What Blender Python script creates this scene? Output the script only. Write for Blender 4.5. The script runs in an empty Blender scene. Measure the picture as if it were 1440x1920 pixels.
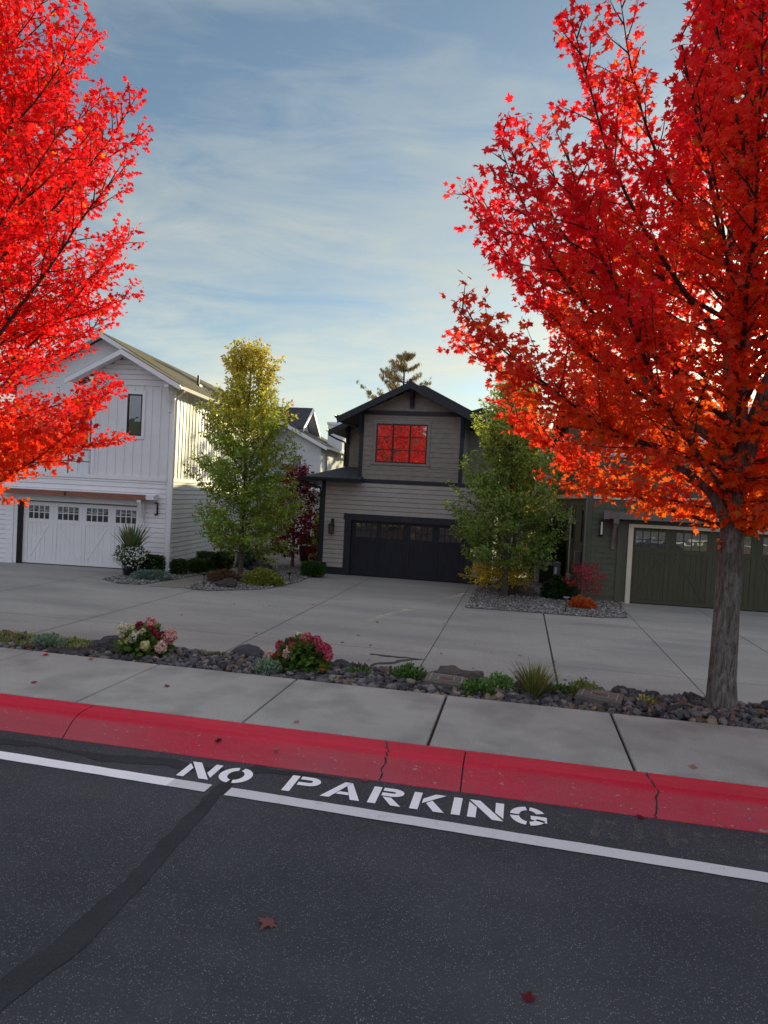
import bpy, math, random
import numpy as np
from mathutils import Vector, Matrix, noise as mnoise
R=math.radians; PI=math.pi
rnd=random.Random(7); nr=np.random.default_rng(7)
scn=bpy.context.scene; col=scn.collection
# ------------------------------------------------------------------ camera
cd=bpy.data.cameras.new('camera'); cam=bpy.data.objects.new('camera',cd); col.objects.link(cam)
scn.camera=cam
cd.sensor_fit='VERTICAL'; cd.sensor_height=36; cd.lens=36*1280/1920; cd.clip_end=3000; cd.clip_start=.05
YAW,PITCH,ROLL=R(11.2916),R(1.4758),R(2.9)
fw=Vector((-math.sin(YAW)*math.cos(PITCH),math.cos(YAW)*math.cos(PITCH),-math.sin(PITCH)))
r0=Vector((math.cos(YAW),math.sin(YAW),0)); u0=r0.cross(fw)
rr=r0*math.cos(ROLL)+u0*math.sin(ROLL); uu=u0*math.cos(ROLL)-r0*math.sin(ROLL)
m=Matrix.Identity(4)
for i in range(3): m[i][0]=rr[i]; m[i][1]=uu[i]; m[i][2]=-fw[i]; m[i][3]=(0,0,1.95)[i]
cam.matrix_world=m
scn.render.resolution_x=768; scn.render.resolution_y=1024
# ------------------------------------------------------------------ world, sun, exposure
SUN_AZ=17.5; SUN_EL=12.4       # azimuth measured from +Y towards +X
w=bpy.data.worlds.new('World'); scn.world=w; w.use_nodes=True
nt=w.node_tree; N=nt.nodes; L=nt.links; N.clear()
out=N.new('ShaderNodeOutputWorld'); bg=N.new('ShaderNodeBackground'); L.new(bg.outputs[0],out.inputs[0])
sky=N.new('ShaderNodeTexSky'); sky.sky_type='NISHITA'; sky.sun_disc=False
sky.sun_elevation=R(SUN_EL); sky.sun_rotation=R(SUN_AZ); sky.altitude=700; sky.air_density=1.0; sky.dust_density=.6; sky.ozone_density=1.6
tc=N.new('ShaderNodeTexCoord')
mp=N.new('ShaderNodeMapping'); mp.inputs['Scale'].default_value=(1.2,1.6,4.2); mp.inputs['Rotation'].default_value=(R(12),R(-14),R(20))
L.new(tc.outputs['Generated'],mp.inputs[0])
n1=N.new('ShaderNodeTexNoise'); n1.inputs['Scale'].default_value=1.7; n1.inputs['Detail'].default_value=9; n1.inputs['Roughness'].default_value=.56; n1.inputs['Distortion'].default_value=.5
L.new(mp.outputs[0],n1.inputs['Vector'])
mp2=N.new('ShaderNodeMapping'); mp2.inputs['Scale'].default_value=(1.0,3.2,7.5); mp2.inputs['Rotation'].default_value=(R(-8),R(22),R(-35)); L.new(tc.outputs['Generated'],mp2.inputs[0])
n2=N.new('ShaderNodeTexNoise'); n2.inputs['Scale'].default_value=3.1; n2.inputs['Detail'].default_value=10; n2.inputs['Roughness'].default_value=.62; n2.inputs['Distortion'].default_value=.9; L.new(mp2.outputs[0],n2.inputs['Vector'])
nm=N.new('ShaderNodeMix'); nm.data_type='FLOAT'; nm.inputs[0].default_value=.42; L.new(n1.outputs[0],nm.inputs[2]); L.new(n2.outputs[0],nm.inputs[3])
rp=N.new('ShaderNodeValToRGB'); rp.color_ramp.elements[0].position=.40; rp.color_ramp.elements[0].color=(0,0,0,1); rp.color_ramp.elements[1].position=.64; rp.color_ramp.elements[1].color=(1,1,1,1)
L.new(nm.outputs[0],rp.inputs[0])
# thin cloud thickens towards the horizon
sx=N.new('ShaderNodeSeparateXYZ'); L.new(tc.outputs['Generated'],sx.inputs[0])
mr=N.new('ShaderNodeMapRange'); mr.inputs['From Min'].default_value=.0; mr.inputs['From Max'].default_value=.62; mr.inputs['To Min'].default_value=1.0; mr.inputs['To Max'].default_value=.34
L.new(sx.outputs[2],mr.inputs['Value'])
mu=N.new('ShaderNodeMath'); mu.operation='MULTIPLY'; L.new(rp.outputs[0],mu.inputs[0]); L.new(mr.outputs[0],mu.inputs[1])
ad=N.new('ShaderNodeMath'); ad.operation='MULTIPLY_ADD'; ad.use_clamp=True; L.new(mr.outputs[0],ad.inputs[0]); ad.inputs[1].default_value=.36; L.new(mu.outputs[0],ad.inputs[2])
def mixn(fac,A,B,mode='MIX'):
    x=N.new('ShaderNodeMix'); x.data_type='RGBA'; x.blend_type=mode
    for i,v in ((0,fac),(6,A),(7,B)):
        if hasattr(v,'links'): L.new(v,x.inputs[i])
        else: x.inputs[i].default_value=v
    return x.outputs[2]
def maprange(v,a,b,c,d,sm=True):
    x=N.new('ShaderNodeMapRange'); x.interpolation_type='SMOOTHSTEP' if sm else 'LINEAR'
    for k,q in zip(('From Min','From Max','To Min','To Max'),(a,b,c,d)): x.inputs[k].default_value=q
    L.new(v,x.inputs['Value']); return x.outputs[0]
base=mixn(1.0,sky.outputs[0],(.37,.49,.53,1),'MULTIPLY')
ccol=mixn(maprange(sx.outputs[2],.03,.42,0,1),(3.8,3.85,3.2,1),(2.25,2.48,2.4,1))
base=mixn(1.0,base,(4.6,4.8,4.4,1),'DARKEN'); vis=mixn(ad.outputs[0],base,ccol)
# bright cloud added out of view, overhead and behind the camera, as fill light
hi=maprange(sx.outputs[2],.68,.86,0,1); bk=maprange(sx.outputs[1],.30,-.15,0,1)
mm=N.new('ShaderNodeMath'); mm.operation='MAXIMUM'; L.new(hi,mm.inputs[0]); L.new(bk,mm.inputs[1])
fill_deck=mixn(bk,mixn(n1.outputs[0],(3.8,3.95,4.15,1),(5.9,6.0,6.2,1)),mixn(n1.outputs[0],(2.1,2.35,2.85,1),(3.6,3.95,4.6,1)))
fin=mixn(mm.outputs[0],vis,fill_deck)
dp=N.new('ShaderNodeVectorMath'); dp.operation='DOT_PRODUCT'; L.new(tc.outputs['Generated'],dp.inputs[0]); dp.inputs[1].default_value=(math.sin(R(SUN_AZ))*math.cos(R(SUN_EL)),math.cos(R(SUN_AZ))*math.cos(R(SUN_EL)),math.sin(R(SUN_EL)))
for pw,cc in ((700,(24,20,13,1)),(60,(2.6,2.3,1.5,1)),(8,(.65,.58,.36,1))):      # solar aureole in the thin cloud
    pn=N.new('ShaderNodeMath'); pn.operation='POWER'; cl=N.new('ShaderNodeMath'); cl.operation='MAXIMUM'; L.new(dp.outputs['Value'],cl.inputs[0]); cl.inputs[1].default_value=0; L.new(cl.outputs[0],pn.inputs[0]); pn.inputs[1].default_value=pw
    au=mixn(pn.outputs[0],(0,0,0,1),cc); fin=mixn(1.0,fin,au,'ADD')
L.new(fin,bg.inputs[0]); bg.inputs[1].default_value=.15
sd=bpy.data.lights.new('sun','SUN'); so=bpy.data.objects.new('sun',sd); col.objects.link(so)
sd.energy=5.0; sd.angle=R(.5); sd.color=(1,.86,.50)
sdir=Vector((math.sin(R(SUN_AZ))*math.cos(R(SUN_EL)),math.cos(R(SUN_AZ))*math.cos(R(SUN_EL)),math.sin(R(SUN_EL))))
so.rotation_euler=sdir.to_track_quat('Z','Y').to_euler()
so.location=(0,0,40)
scn.view_settings.view_transform='Standard'; scn.view_settings.look='None'; scn.view_settings.gamma=1
scn.view_settings.exposure=0.60
# ------------------------------------------------------------------ helpers
def tag(o,label=None,cat=None,group=None,kind=None):
    if label: o['label']=label
    if cat: o['category']=cat
    if group: o['group']=group
    if kind: o['kind']=kind
    return o
def empty(name,loc,rz=0,label=None,cat=None,group=None):
    o=bpy.data.objects.new(name,None); col.objects.link(o); o.location=loc; o.rotation_euler=(0,0,rz); o.empty_display_size=.2
    return tag(o,label,cat,group)
class MB:
    def __init__(s,o=(0,0,0)): s.v=[];s.f=[];s.m=[];s.o=o
    def add(s,vs,fs,m=0):
        b=len(s.v); ox,oy,oz=s.o
        s.v+=[(x-ox,y-oy,z-oz) for x,y,z in vs]; s.f+=[tuple(b+i for i in f) for f in fs]; s.m+=[m]*len(fs); return s
    def box(s,x0,x1,y0,y1,z0,z1,m=0):
        if x0>x1:x0,x1=x1,x0
        if y0>y1:y0,y1=y1,y0
        if z0>z1:z0,z1=z1,z0
        return s.add([(x0,y0,z0),(x1,y0,z0),(x1,y1,z0),(x0,y1,z0),(x0,y0,z1),(x1,y0,z1),(x1,y1,z1),(x0,y1,z1)],
              [(0,3,2,1),(4,5,6,7),(0,1,5,4),(1,2,6,5),(2,3,7,6),(3,0,4,7)],m)
    def poly(s,pts,m=0): return s.add(pts,[tuple(range(len(pts)))],m)
    def prism(s,pts,d,m=0):
        n=len(pts); q=[(p[0]+d[0],p[1]+d[1],p[2]+d[2]) for p in pts]
        fs=[tuple(range(n))[::-1],tuple(range(n,2*n))]+[(i,(i+1)%n,n+(i+1)%n,n+i) for i in range(n)]
        return s.add(list(pts)+q,fs,m)
    def tube(s,pts,rad,k=8,m=0,cap=True):
        pts=[Vector(p) for p in pts]; n=len(pts)
        if not hasattr(rad,'__len__'): rad=[rad]*n
        vs=[];a=None
        for i,p in enumerate(pts):
            t=(pts[min(i+1,n-1)]-pts[max(i-1,0)]).normalized()
            if a is None: a=t.orthogonal().normalized()
            else:
                a=(a-t*a.dot(t)); a=a.normalized() if a.length>1e-6 else t.orthogonal().normalized()
            b=t.cross(a)
            for j in range(k):
                c=2*PI*j/k; vs.append(tuple(p+(a*math.cos(c)+b*math.sin(c))*rad[i]))
        fs=[(i*k+j,i*k+(j+1)%k,(i+1)*k+(j+1)%k,(i+1)*k+j) for i in range(n-1) for j in range(k)]
        if cap: fs+=[tuple(range(k))[::-1],tuple((n-1)*k+j for j in range(k))]
        return s.add(vs,fs,m)
    def build(s,name,mats,parent=None,smooth=False):
        me=bpy.data.meshes.new(name); me.from_pydata(s.v,[],s.f)
        if not isinstance(mats,(list,tuple)): mats=[mats]
        for x in mats: me.materials.append(x)
        me.polygons.foreach_set('material_index',s.m)
        if smooth: me.polygons.foreach_set('use_smooth',[True]*len(s.f))
        me.update(); o=bpy.data.objects.new(name,me); col.objects.link(o)
        if parent: o.parent=parent
        return o
# ------------------------------------------------------------------ materials
class NT:
    def __init__(s,name):
        s.m=bpy.data.materials.new(name); s.m.use_nodes=True; s.t=s.m.node_tree; s.t.nodes.clear()
        s.out=s.n('ShaderNodeOutputMaterial')
    def n(s,t,**k):
        x=s.t.nodes.new(t)
        for a,b in k.items(): setattr(x,a,b)
        return x
    def l(s,a,b): s.t.links.new(a,b)
    def noise(s,vec,scale,detail=5,rough=.55,dist=0):
        x=s.n('ShaderNodeTexNoise'); x.inputs['Scale'].default_value=scale; x.inputs['Detail'].default_value=detail; x.inputs['Roughness'].default_value=rough; x.inputs['Distortion'].default_value=dist
        s.l(vec,x.inputs['Vector']); return x.outputs[0]
    def ramp(s,fac,a,b,ca=(0,0,0,1),cb=(1,1,1,1)):
        x=s.n('ShaderNodeValToRGB'); e=x.color_ramp.elements; e[0].position=a;e[1].position=b;e[0].color=ca;e[1].color=cb; s.l(fac,x.inputs[0]); return x.outputs[0]
    def mix(s,fac,a,b,blend='MIX'):
        x=s.n('ShaderNodeMix',data_type='RGBA',blend_type=blend)
        for inp,v in ((0,fac),(6,a),(7,b)):
            if hasattr(v,'links'): s.l(v,x.inputs[inp])
            elif inp==0: x.inputs[0].default_value=v
            else: x.inputs[inp].default_value=(*v,1) if len(v)==3 else v
        return x.outputs[2]
    def math(s,op,a,b=None,clamp=False):
        x=s.n('ShaderNodeMath',operation=op,use_clamp=clamp)
        for i,v in enumerate((a,b)):
            if v is None: continue
            if hasattr(v,'links'): s.l(v,x.inputs[i])
            else: x.inputs[i].default_value=v
        return x.outputs[0]
    def coords(s,scale=(1,1,1),kind='Object'):
        c=s.n('ShaderNodeTexCoord'); mp=s.n('ShaderNodeMapping'); mp.inputs['Scale'].default_value=scale; s.l(c.outputs[kind],mp.inputs[0]); return mp.outputs[0]
    def pos(s,scale=(1,1,1)):
        c=s.n('ShaderNodeNewGeometry'); mp=s.n('ShaderNodeMapping'); mp.inputs['Scale'].default_value=scale; s.l(c.outputs['Position'],mp.inputs[0]); return mp.outputs[0]
    def bsdf(s,color,rough=.7,bump=None,bstr=.3,bdist=.01,spec=.3,metal=0):
        p=s.n('ShaderNodeBsdfPrincipled')
        if hasattr(color,'links'): s.l(color,p.inputs['Base Color'])
        else: p.inputs['Base Color'].default_value=(*color,1)
        if hasattr(rough,'links'): s.l(rough,p.inputs['Roughness'])
        else: p.inputs['Roughness'].default_value=rough
        p.inputs['Specular IOR Level'].default_value=spec; p.inputs['Metallic'].default_value=metal
        if bump is not None:
            b=s.n('ShaderNodeBump'); b.inputs['Strength'].default_value=bstr; b.inputs['Distance'].default_value=bdist; s.l(bump,b.inputs['Height']); s.l(b.outputs[0],p.inputs['Normal'])
        s.l(p.outputs[0],s.out.inputs[0]); return s.m
def mul(c,k): return tuple(min(1,x*k) for x in c)
def paint(name,c,var=.12,rough=.6,scale=3,stretch=(1,1,1),bump=.15,spec=.3,metal=0,bscale=60):
    t=NT(name); v=t.pos(stretch)
    n=t.noise(v,scale,7,.6); k=t.ramp(n,.3,.7)
    c2=t.mix(k,mul(c,1-var),mul(c,1+var))
    return t.bsdf(c2,rough,t.noise(v,bscale,4),bump,.004,spec,metal)
M={}
M['white']=paint('white_paint',(.78,.78,.79),.05,.5,1.6,bump=.12)
M['white_trim']=paint('white_trim_paint',(.80,.80,.81),.04,.45,4)
M['white_door']=paint('white_door_paint',(.79,.79,.80),.04,.42,2)
M['cream']=paint('cream_trim_paint',(.62,.55,.43),.06,.5,3)
M['taupe']=paint('taupe_siding_paint',(.36,.342,.318),.10,.62,2.2,stretch=(1,1,3))
M['taupe_sh']=paint('taupe_shingle_paint',(.235,.215,.195),.14,.7,3.5,stretch=(1,1,2))
M['navy']=paint('navy_trim_paint',(.022,.027,.036),.15,.45,4)
M['navy_door']=paint('navy_door_paint',(.016,.018,.026),.25,.42,5,stretch=(3,1,.4))
M['green_sh']=paint('green_shingle_paint',(.085,.092,.062),.16,.65,3,stretch=(1,1,2))
M['green_trim']=paint('green_trim_paint',(.080,.085,.056),.12,.55,3)
M['green_door']=paint('green_door_paint',(.062,.062,.036),.14,.45,3,stretch=(2,1,.5))
M['brown_beam']=paint('brown_timber',(.27,.105,.07),.25,.6,5,stretch=(.4,3,6))
M['grey_beam']=paint('grey_brown_timber',(.15,.125,.115),.18,.6,5,stretch=(.4,3,6))
M['black']=paint('black_metal',(.012,.012,.013),.2,.4,8)
M['gutter_w']=paint('white_gutter_metal',(.72,.72,.70),.05,.35,3)
M['gspout']=paint('grey_green_downspout',(.13,.14,.12),.08,.4,3)
M['gutter_d']=paint('dark_gutter_metal',(.02,.024,.03),.1,.35,3)
M['grey_metal']=paint('grey_cabinet_metal',(.16,.17,.19),.1,.4,3)
M['pvc']=paint('pale_conduit_plastic',(.5,.5,.47),.08,.5,3)
M['frame']=paint('dark_window_frame',(.03,.022,.02),.1,.4,5)
M['pot']=paint('black_pot_glaze',(.012,.013,.017),.2,.35,6)
M['wire']=paint('rubber_cable',(.01,.01,.01),.1,.6)
def shingle(name,c,swap):
    t=NT(name); c0=t.n('ShaderNodeTexCoord'); sp=t.n('ShaderNodeSeparateXYZ'); t.l(c0.outputs['Object'],sp.inputs[0]); cb=t.n('ShaderNodeCombineXYZ')
    t.l(sp.outputs[1 if swap else 0],cb.inputs[0]); t.l(sp.outputs[0 if swap else 1],cb.inputs[1])
    b=t.n('ShaderNodeTexBrick'); b.inputs['Scale'].default_value=1; b.inputs['Brick Width'].default_value=.3; b.inputs['Row Height'].default_value=.13; b.inputs['Mortar Size'].default_value=.008
    b.inputs['Color1'].default_value=(*mul(c,.72),1); b.inputs['Color2'].default_value=(*mul(c,1.3),1); b.inputs['Mortar'].default_value=(*mul(c,.35),1)
    t.l(cb.outputs[0],b.inputs['Vector'])
    g=t.noise(c0.outputs['Object'],160,3,.7); c2=t.mix(t.ramp(g,.3,.75),mul(c,.55),mul(c,1.5)); c3=t.mix(.5,b.outputs[0],c2)
    ht=t.math('ADD',b.outputs[1],g)
    return t.bsdf(c3,.92,t.math('MULTIPLY',ht,-1),.5,.01,.15)
M['roof_olive']=shingle('olive_asphalt_shingle',(.115,.10,.07),True)
M['roof_dark']=shingle('charcoal_asphalt_shingle',(.05,.054,.060),True)
M['roof_darkx']=shingle('charcoal_asphalt_shingle_flat',(.055,.057,.062),False)
def window_glass(name,refl=.34,tint=(.9,.92,.95),inside=(.012,.012,.014)):
    t=NT(name); d=t.n('ShaderNodeBsdfPrincipled'); d.inputs['Base Color'].default_value=(*inside,1); d.inputs['Roughness'].default_value=.3
    g=t.n('ShaderNodeBsdfGlossy'); g.inputs['Color'].default_value=(*tint,1); g.inputs['Roughness'].default_value=.015
    n=t.noise(t.coords((1,1,1)),1.6,2); b=t.n('ShaderNodeBump'); b.inputs['Strength'].default_value=.25; b.inputs['Distance'].default_value=.02; t.l(n,b.inputs['Height']); t.l(b.outputs[0],g.inputs['Normal'])
    mxs=t.n('ShaderNodeMixShader'); mxs.inputs[0].default_value=refl; t.l(d.outputs[0],mxs.inputs[1]); t.l(g.outputs[0],mxs.inputs[2]); t.l(mxs.outputs[0],t.out.inputs[0]); return t.m
M['glass']=window_glass('coated_window_glass',.44)
M['glass_w']=window_glass('dark_window_glass',.2)
M['glass_d']=window_glass('garage_window_glass',.5)
def asphalt():
    t=NT('worn_asphalt'); v=t.pos()
    vo=t.n('ShaderNodeTexVoronoi',feature='F1'); vo.inputs['Scale'].default_value=105; t.l(v,vo.inputs['Vector'])
    spk=t.ramp(vo.outputs['Distance'],.10,.36,(1,1,1,1),(0,0,0,1))
    big=t.noise(v,.55,5,.6); mid=t.noise(v,3.2,6,.65); fine=t.noise(v,260,3,.7)
    sel=t.n('ShaderNodeSeparateColor'); t.l(vo.outputs['Color'],sel.inputs[0]); on=t.math('MULTIPLY',t.ramp(sel.outputs[0],.35,.95),t.math('ADD',.45,t.math('MULTIPLY',t.ramp(mid,.3,.7),.55)))
    sm=t.n('ShaderNodeMapping'); sm.inputs['Scale'].default_value=(.25,2.2,1); t.l(v,sm.inputs[0]); lane=t.noise(sm.outputs[0],.8,4,.5)
    base=t.mix(t.ramp(big,.3,.7),(.026,.031,.040),(.080,.087,.099)); base=t.mix(t.math('MULTIPLY',t.ramp(mid,.35,.75),.5),base,(.030,.034,.042)); base=t.mix(t.math('MULTIPLY',t.ramp(lane,.45,.75),.5),base,(.082,.086,.094))
    base=t.mix(t.math('MULTIPLY',t.ramp(fine,.42,.60),.75),base,(.016,.017,.021)); base=t.mix(t.math('MULTIPLY',t.ramp(fine,.58,.70),.5),base,(.17,.172,.18))
    c=t.mix(t.math('MULTIPLY',t.math('MULTIPLY',spk,on),.85),base,(.42,.43,.44))
    h=t.math('ADD',t.math('MULTIPLY',fine,.5),t.math('MULTIPLY',vo.outputs['Distance'],-.9))
    return t.bsdf(c,.85,h,.55,.006,.3)
M['asphalt']=asphalt()
def concrete(name,c,streak=(1,1,1),agg=180,var=.14,patch=.5,tint=None):
    t=NT(name); v=t.pos(); vs=t.pos(streak)
    a=t.noise(vs,patch,7,.62,.3); b=t.noise(v,7,6,.65); f=t.noise(v,agg,3,.75)
    x=t.mix(t.ramp(a,.28,.72),mul(c,1-var),mul(c,1+var)); x=t.mix(t.math('MULTIPLY',t.ramp(b,.4,.75),.4),x,mul(c,.8))
    x=t.mix(t.math('MULTIPLY',t.ramp(f,.32,.50,(1,1,1,1),(0,0,0,1)),.7),x,mul(c,.45)); x=t.mix(t.math('MULTIPLY',t.ramp(f,.56,.68),.6),x,mul(c,1.6))
    if tint:
        s=t.noise(vs,patch*2.3,4,.5); x=t.mix(t.math('MULTIPLY',t.ramp(s,.46,.66),.7),x,tint)
    return t.bsdf(x,.88,f,.35,.004,.25)
M['sidewalk']=concrete('exposed_aggregate_concrete',(.34,.35,.325),agg=120,var=.14,patch=.9,tint=(.20,.205,.19))
M['drive']=concrete('driveway_concrete',(.285,.27,.25),streak=(.35,1,1),agg=90,var=.22,patch=.5,tint=(.20,.195,.19))
M['soil']=concrete('dark_soil',(.045,.040,.036),agg=60,var=.3,patch=3)
M['jointfill']=concrete('joint_dirt',(.035,.033,.028),agg=200,var=.3,patch=3)
M['tar']=concrete('tar_seal',(.031,.034,.040),agg=120,var=.25,patch=4)
M['cover']=concrete('utility_lid_concrete',(.14,.125,.11),agg=160,var=.2,patch=4)
M['lidpaint']=concrete('faded_lid_paint',(.26,.25,.235),agg=200,var=.25,patch=9)
M['rust']=concrete('rusty_iron',(.14,.085,.07),agg=120,var=.25,patch=8)
def kerbpaint():
    t=NT('red_kerb_paint'); v=t.pos(); s=t.pos((.5,3,3))
    sp=t.n('ShaderNodeSeparateXYZ'); g=t.n('ShaderNodeNewGeometry'); t.l(g.outputs['Position'],sp.inputs[0])
    n=t.noise(s,1.3,8,.7,.4); f=t.noise(v,110,4,.7)
    edge=t.math('ADD',sp.outputs[2],t.math('MULTIPLY',t.math('SUBTRACT',n,.5),.05))
    worn=t.ramp(edge,.112,.128,(1,1,1,1),(0,0,0,1))
    x=t.mix(t.ramp(t.noise(s,3,6,.6),.3,.7),(.44,.005,.028),(.56,.010,.042))
    big=t.noise(t.pos((.6,1,1)),.9,4,.5)
    wf=t.math('MULTIPLY',worn,t.math('ADD',.10,t.math('MULTIPLY',t.ramp(big,.38,.62),.62)))
    x=t.mix(wf,x,(.32,.085,.10)); x=t.mix(t.math('MULTIPLY',worn,t.math('MULTIPLY',t.ramp(f,.5,.66),.55)),x,(.20,.11,.105))
    ch=t.noise(t.pos((.8,1.6,1.6)),26,5,.7); cm=t.math('MULTIPLY',t.ramp(ch,.63,.66),t.math('ADD',.25,t.math('MULTIPLY',worn,.75))); x=t.mix(cm,x,(.26,.225,.21))
    st=t.noise(t.pos((3,.8,1)),2.2,6,.6); x=t.mix(t.math('MULTIPLY',t.ramp(st,.62,.8),.5),x,(.09,.03,.035))
    return t.bsdf(x,.62,f,.3,.004,.3)
M['kerb']=kerbpaint()
def roadpaint(name,c,wear):
    t=NT(name); v=t.pos(); f=t.noise(v,190,4,.75); b=t.noise(v,9,6,.65)
    k=t.math('ADD',t.math('MULTIPLY',f,.6),t.math('MULTIPLY',b,.4))
    x=t.mix(t.ramp(k,wear,wear+.08,(1,1,1,1),(0,0,0,1)),c,(.06,.063,.07)); x=t.mix(t.math('MULTIPLY',t.ramp(b,.4,.7),.3),x,mul(c,.7))
    return t.bsdf(x,.7,f,.4,.003,.3)
M['line']=roadpaint('white_line_paint',(.62,.63,.65),.36)
M['line_new']=roadpaint('fresh_white_line_paint',(.84,.85,.88),.32)
M['letter']=roadpaint('white_stencil_paint',(.86,.87,.90),.33)
def ghost():
    t=NT('faded_paint_ghost'); v=t.pos(); k=t.math('ADD',t.math('MULTIPLY',t.noise(v,150,4,.75),.5),t.math('MULTIPLY',t.noise(v,6,5,.7),.5))
    p=t.n('ShaderNodeBsdfPrincipled'); p.inputs['Base Color'].default_value=(.15,.14,.135,1); p.inputs['Roughness'].default_value=.85
    tr=t.n('ShaderNodeBsdfTransparent'); mxs=t.n('ShaderNodeMixShader'); t.l(t.math('MULTIPLY',t.ramp(k,.46,.60),.55),mxs.inputs[0]); t.l(tr.outputs[0],mxs.inputs[1]); t.l(p.outputs[0],mxs.inputs[2]); t.l(mxs.outputs[0],t.out.inputs[0]); return t.m
M['ghost']=ghost()
def tinted(name,rough=.8,spec=.2,bump=40,var=.35):
    t=NT(name); a=t.n('ShaderNodeAttribute'); a.attribute_name='tint'; v=t.pos(); n=t.noise(v,bump,5,.65)
    x=t.mix(t.ramp(n,.3,.75),a.outputs['Color'],t.mix(1-var,(0,0,0),a.outputs['Color'])); return t.bsdf(x,rough,n,.4,.006,spec)
M['rock']=tinted('river_rock',.75,.3,55)
M['pebble']=tinted('pale_pebble',.85,.2,80,.2)
def leafmat(name,trans=.5,gloss=.06):
    t=NT(name); a=t.n('ShaderNodeAttribute'); a.attribute_name='tint'
    d=t.n('ShaderNodeBsdfDiffuse'); tr=t.n('ShaderNodeBsdfTranslucent'); g=t.n('ShaderNodeBsdfGlossy'); g.inputs['Roughness'].default_value=.42
    t.l(a.outputs['Color'],d.inputs[0]); t.l(a.outputs['Color'],tr.inputs[0])
    a1=t.n('ShaderNodeMixShader'); a1.inputs[0].default_value=trans; t.l(d.outputs[0],a1.inputs[1]); t.l(tr.outputs[0],a1.inputs[2])
    a2=t.n('ShaderNodeMixShader'); a2.inputs[0].default_value=gloss; t.l(a1.outputs[0],a2.inputs[1]); t.l(g.outputs[0],a2.inputs[2]); t.l(a2.outputs[0],t.out.inputs[0]); return t.m
M['leaf']=leafmat('translucent_leaf',.56,.015); M['petal']=leafmat('petal',.3,.02); M['needle']=leafmat('needle_leaf',.25,.05)
def bark(name,c1,c2):
    t=NT(name); v=t.pos((1,1,.22)); a=t.noise(v,38,8,.7,.6); b=t.noise(t.pos((1,1,.6)),120,5,.75); c=t.noise(t.pos((1,1,.5)),3.5,4)
    x=t.mix(t.ramp(a,.35,.62),c1,c2); x=t.mix(t.math('MULTIPLY',t.ramp(b,.58,.7),.5),x,mul(c2,1.6)); x=t.mix(t.math('MULTIPLY',t.ramp(c,.5,.66),.6),x,mul(c1,.8))
    return t.bsdf(x,.9,t.math('ADD',a,t.math('MULTIPLY',b,.4)),1.0,.035,.15)
M['bark']=bark('maple_bark',(.075,.055,.044),(.33,.305,.275)); M['bark2']=bark('pear_bark',(.07,.058,.048),(.15,.128,.105)); M['twig']=bark('dark_twig',(.07,.045,.035),(.15,.105,.08))
def lawn():
    t=NT('lawn'); v=t.pos(); a=t.noise(v,.4,5,.6); b=t.noise(v,60,4,.7)
    return t.bsdf(t.mix(t.ramp(b,.3,.7),t.mix(t.ramp(a,.3,.7),(.05,.07,.02),(.11,.10,.03)),(.03,.045,.012)),.95,b,.5,.02,.1)
M['lawn']=lawn()
M['forest']=leafmat('conifer_mass',.1,.0)
# ------------------------------------------------------------------ numpy scatter of small pieces into one mesh
def piece_mesh(name,pos,X,Y,Z,size,colr,tv,tf,mat,parent=None,smooth=False):
    """copies template (tv,tf) at every pos with axes X,Y,Z (n,3) and size (n,) or (n,3); colr (n,3)"""
    n=len(pos); tv=np.asarray(tv,float); k=len(tv); size=np.asarray(size,float)
    if size.ndim==1: size=np.repeat(size[:,None],3,1)
    V=(pos[:,None,:]+(tv[None,:,0:1]*size[:,None,0:1])*X[:,None,:]+(tv[None,:,1:2]*size[:,None,1:2])*Y[:,None,:]+(tv[None,:,2:3]*size[:,None,2:3])*Z[:,None,:]).reshape(-1,3)
    ft=np.array([i for f in tf for i in f]); fl=np.array([len(f) for f in tf])
    loops=(ft[None,:]+(np.arange(n)*k)[:,None]).ravel(); tot=np.tile(fl,n); start=np.concatenate([[0],np.cumsum(tot)[:-1]])
    me=bpy.data.meshes.new(name); me.vertices.add(len(V)); me.vertices.foreach_set('co',V.ravel().astype(np.float32))
    me.loops.add(len(loops)); me.loops.foreach_set('vertex_index',loops.astype(np.int32)); me.polygons.add(len(tot)); me.polygons.foreach_set('loop_start',start.astype(np.int32))
    me.update(calc_edges=True)
    ca=me.color_attributes.new('tint','FLOAT_COLOR','POINT'); cc=np.ones((len(V),4),np.float32); cc[:,:3]=np.repeat(colr,k,0); ca.data.foreach_set('color',cc.ravel())
    if smooth: me.polygons.foreach_set('use_smooth',[True]*len(tot))
    me.materials.append(mat); o=bpy.data.objects.new(name,me); col.objects.link(o)
    if parent: o.parent=parent
    return o
def unit(a): return a/np.maximum(np.linalg.norm(a,axis=-1,keepdims=True),1e-9)
def frames(tip,nrm):
    Y=unit(tip); Z=unit(nrm-(nrm*Y).sum(1,keepdims=True)*Y); X=np.cross(Y,Z); return X,Y,Z
_o=[(0,0),(.34,-.04),(.25,.17),(.62,.36),(.40,.46),(.44,.62),(.17,.56),(0,1.05)]
_o=_o+[(-x,y) for x,y in _o[-2:0:-1]]
MAPLE_V=[(0,.30,.0)]+[(x,y,-.22*(x*x+(y-.3)**2)) for x,y in _o]; MAPLE_F=[(0,i,i%len(_o)+1) for i in range(1,len(_o)+1)]
MAPLE_F=[(0,1+i,1+(i+1)%len(_o)) for i in range(len(_o))]
OVAL_V=[(0,0,0),(.26,.3,.06),(.24,.65,.04),(0,1,-.08),(-.24,.65,.04),(-.26,.3,.06),(0,.45,-.03)]; OVAL_F=[(0,1,6),(1,2,6),(2,3,6),(3,4,6),(4,5,6),(5,0,6)]
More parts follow.
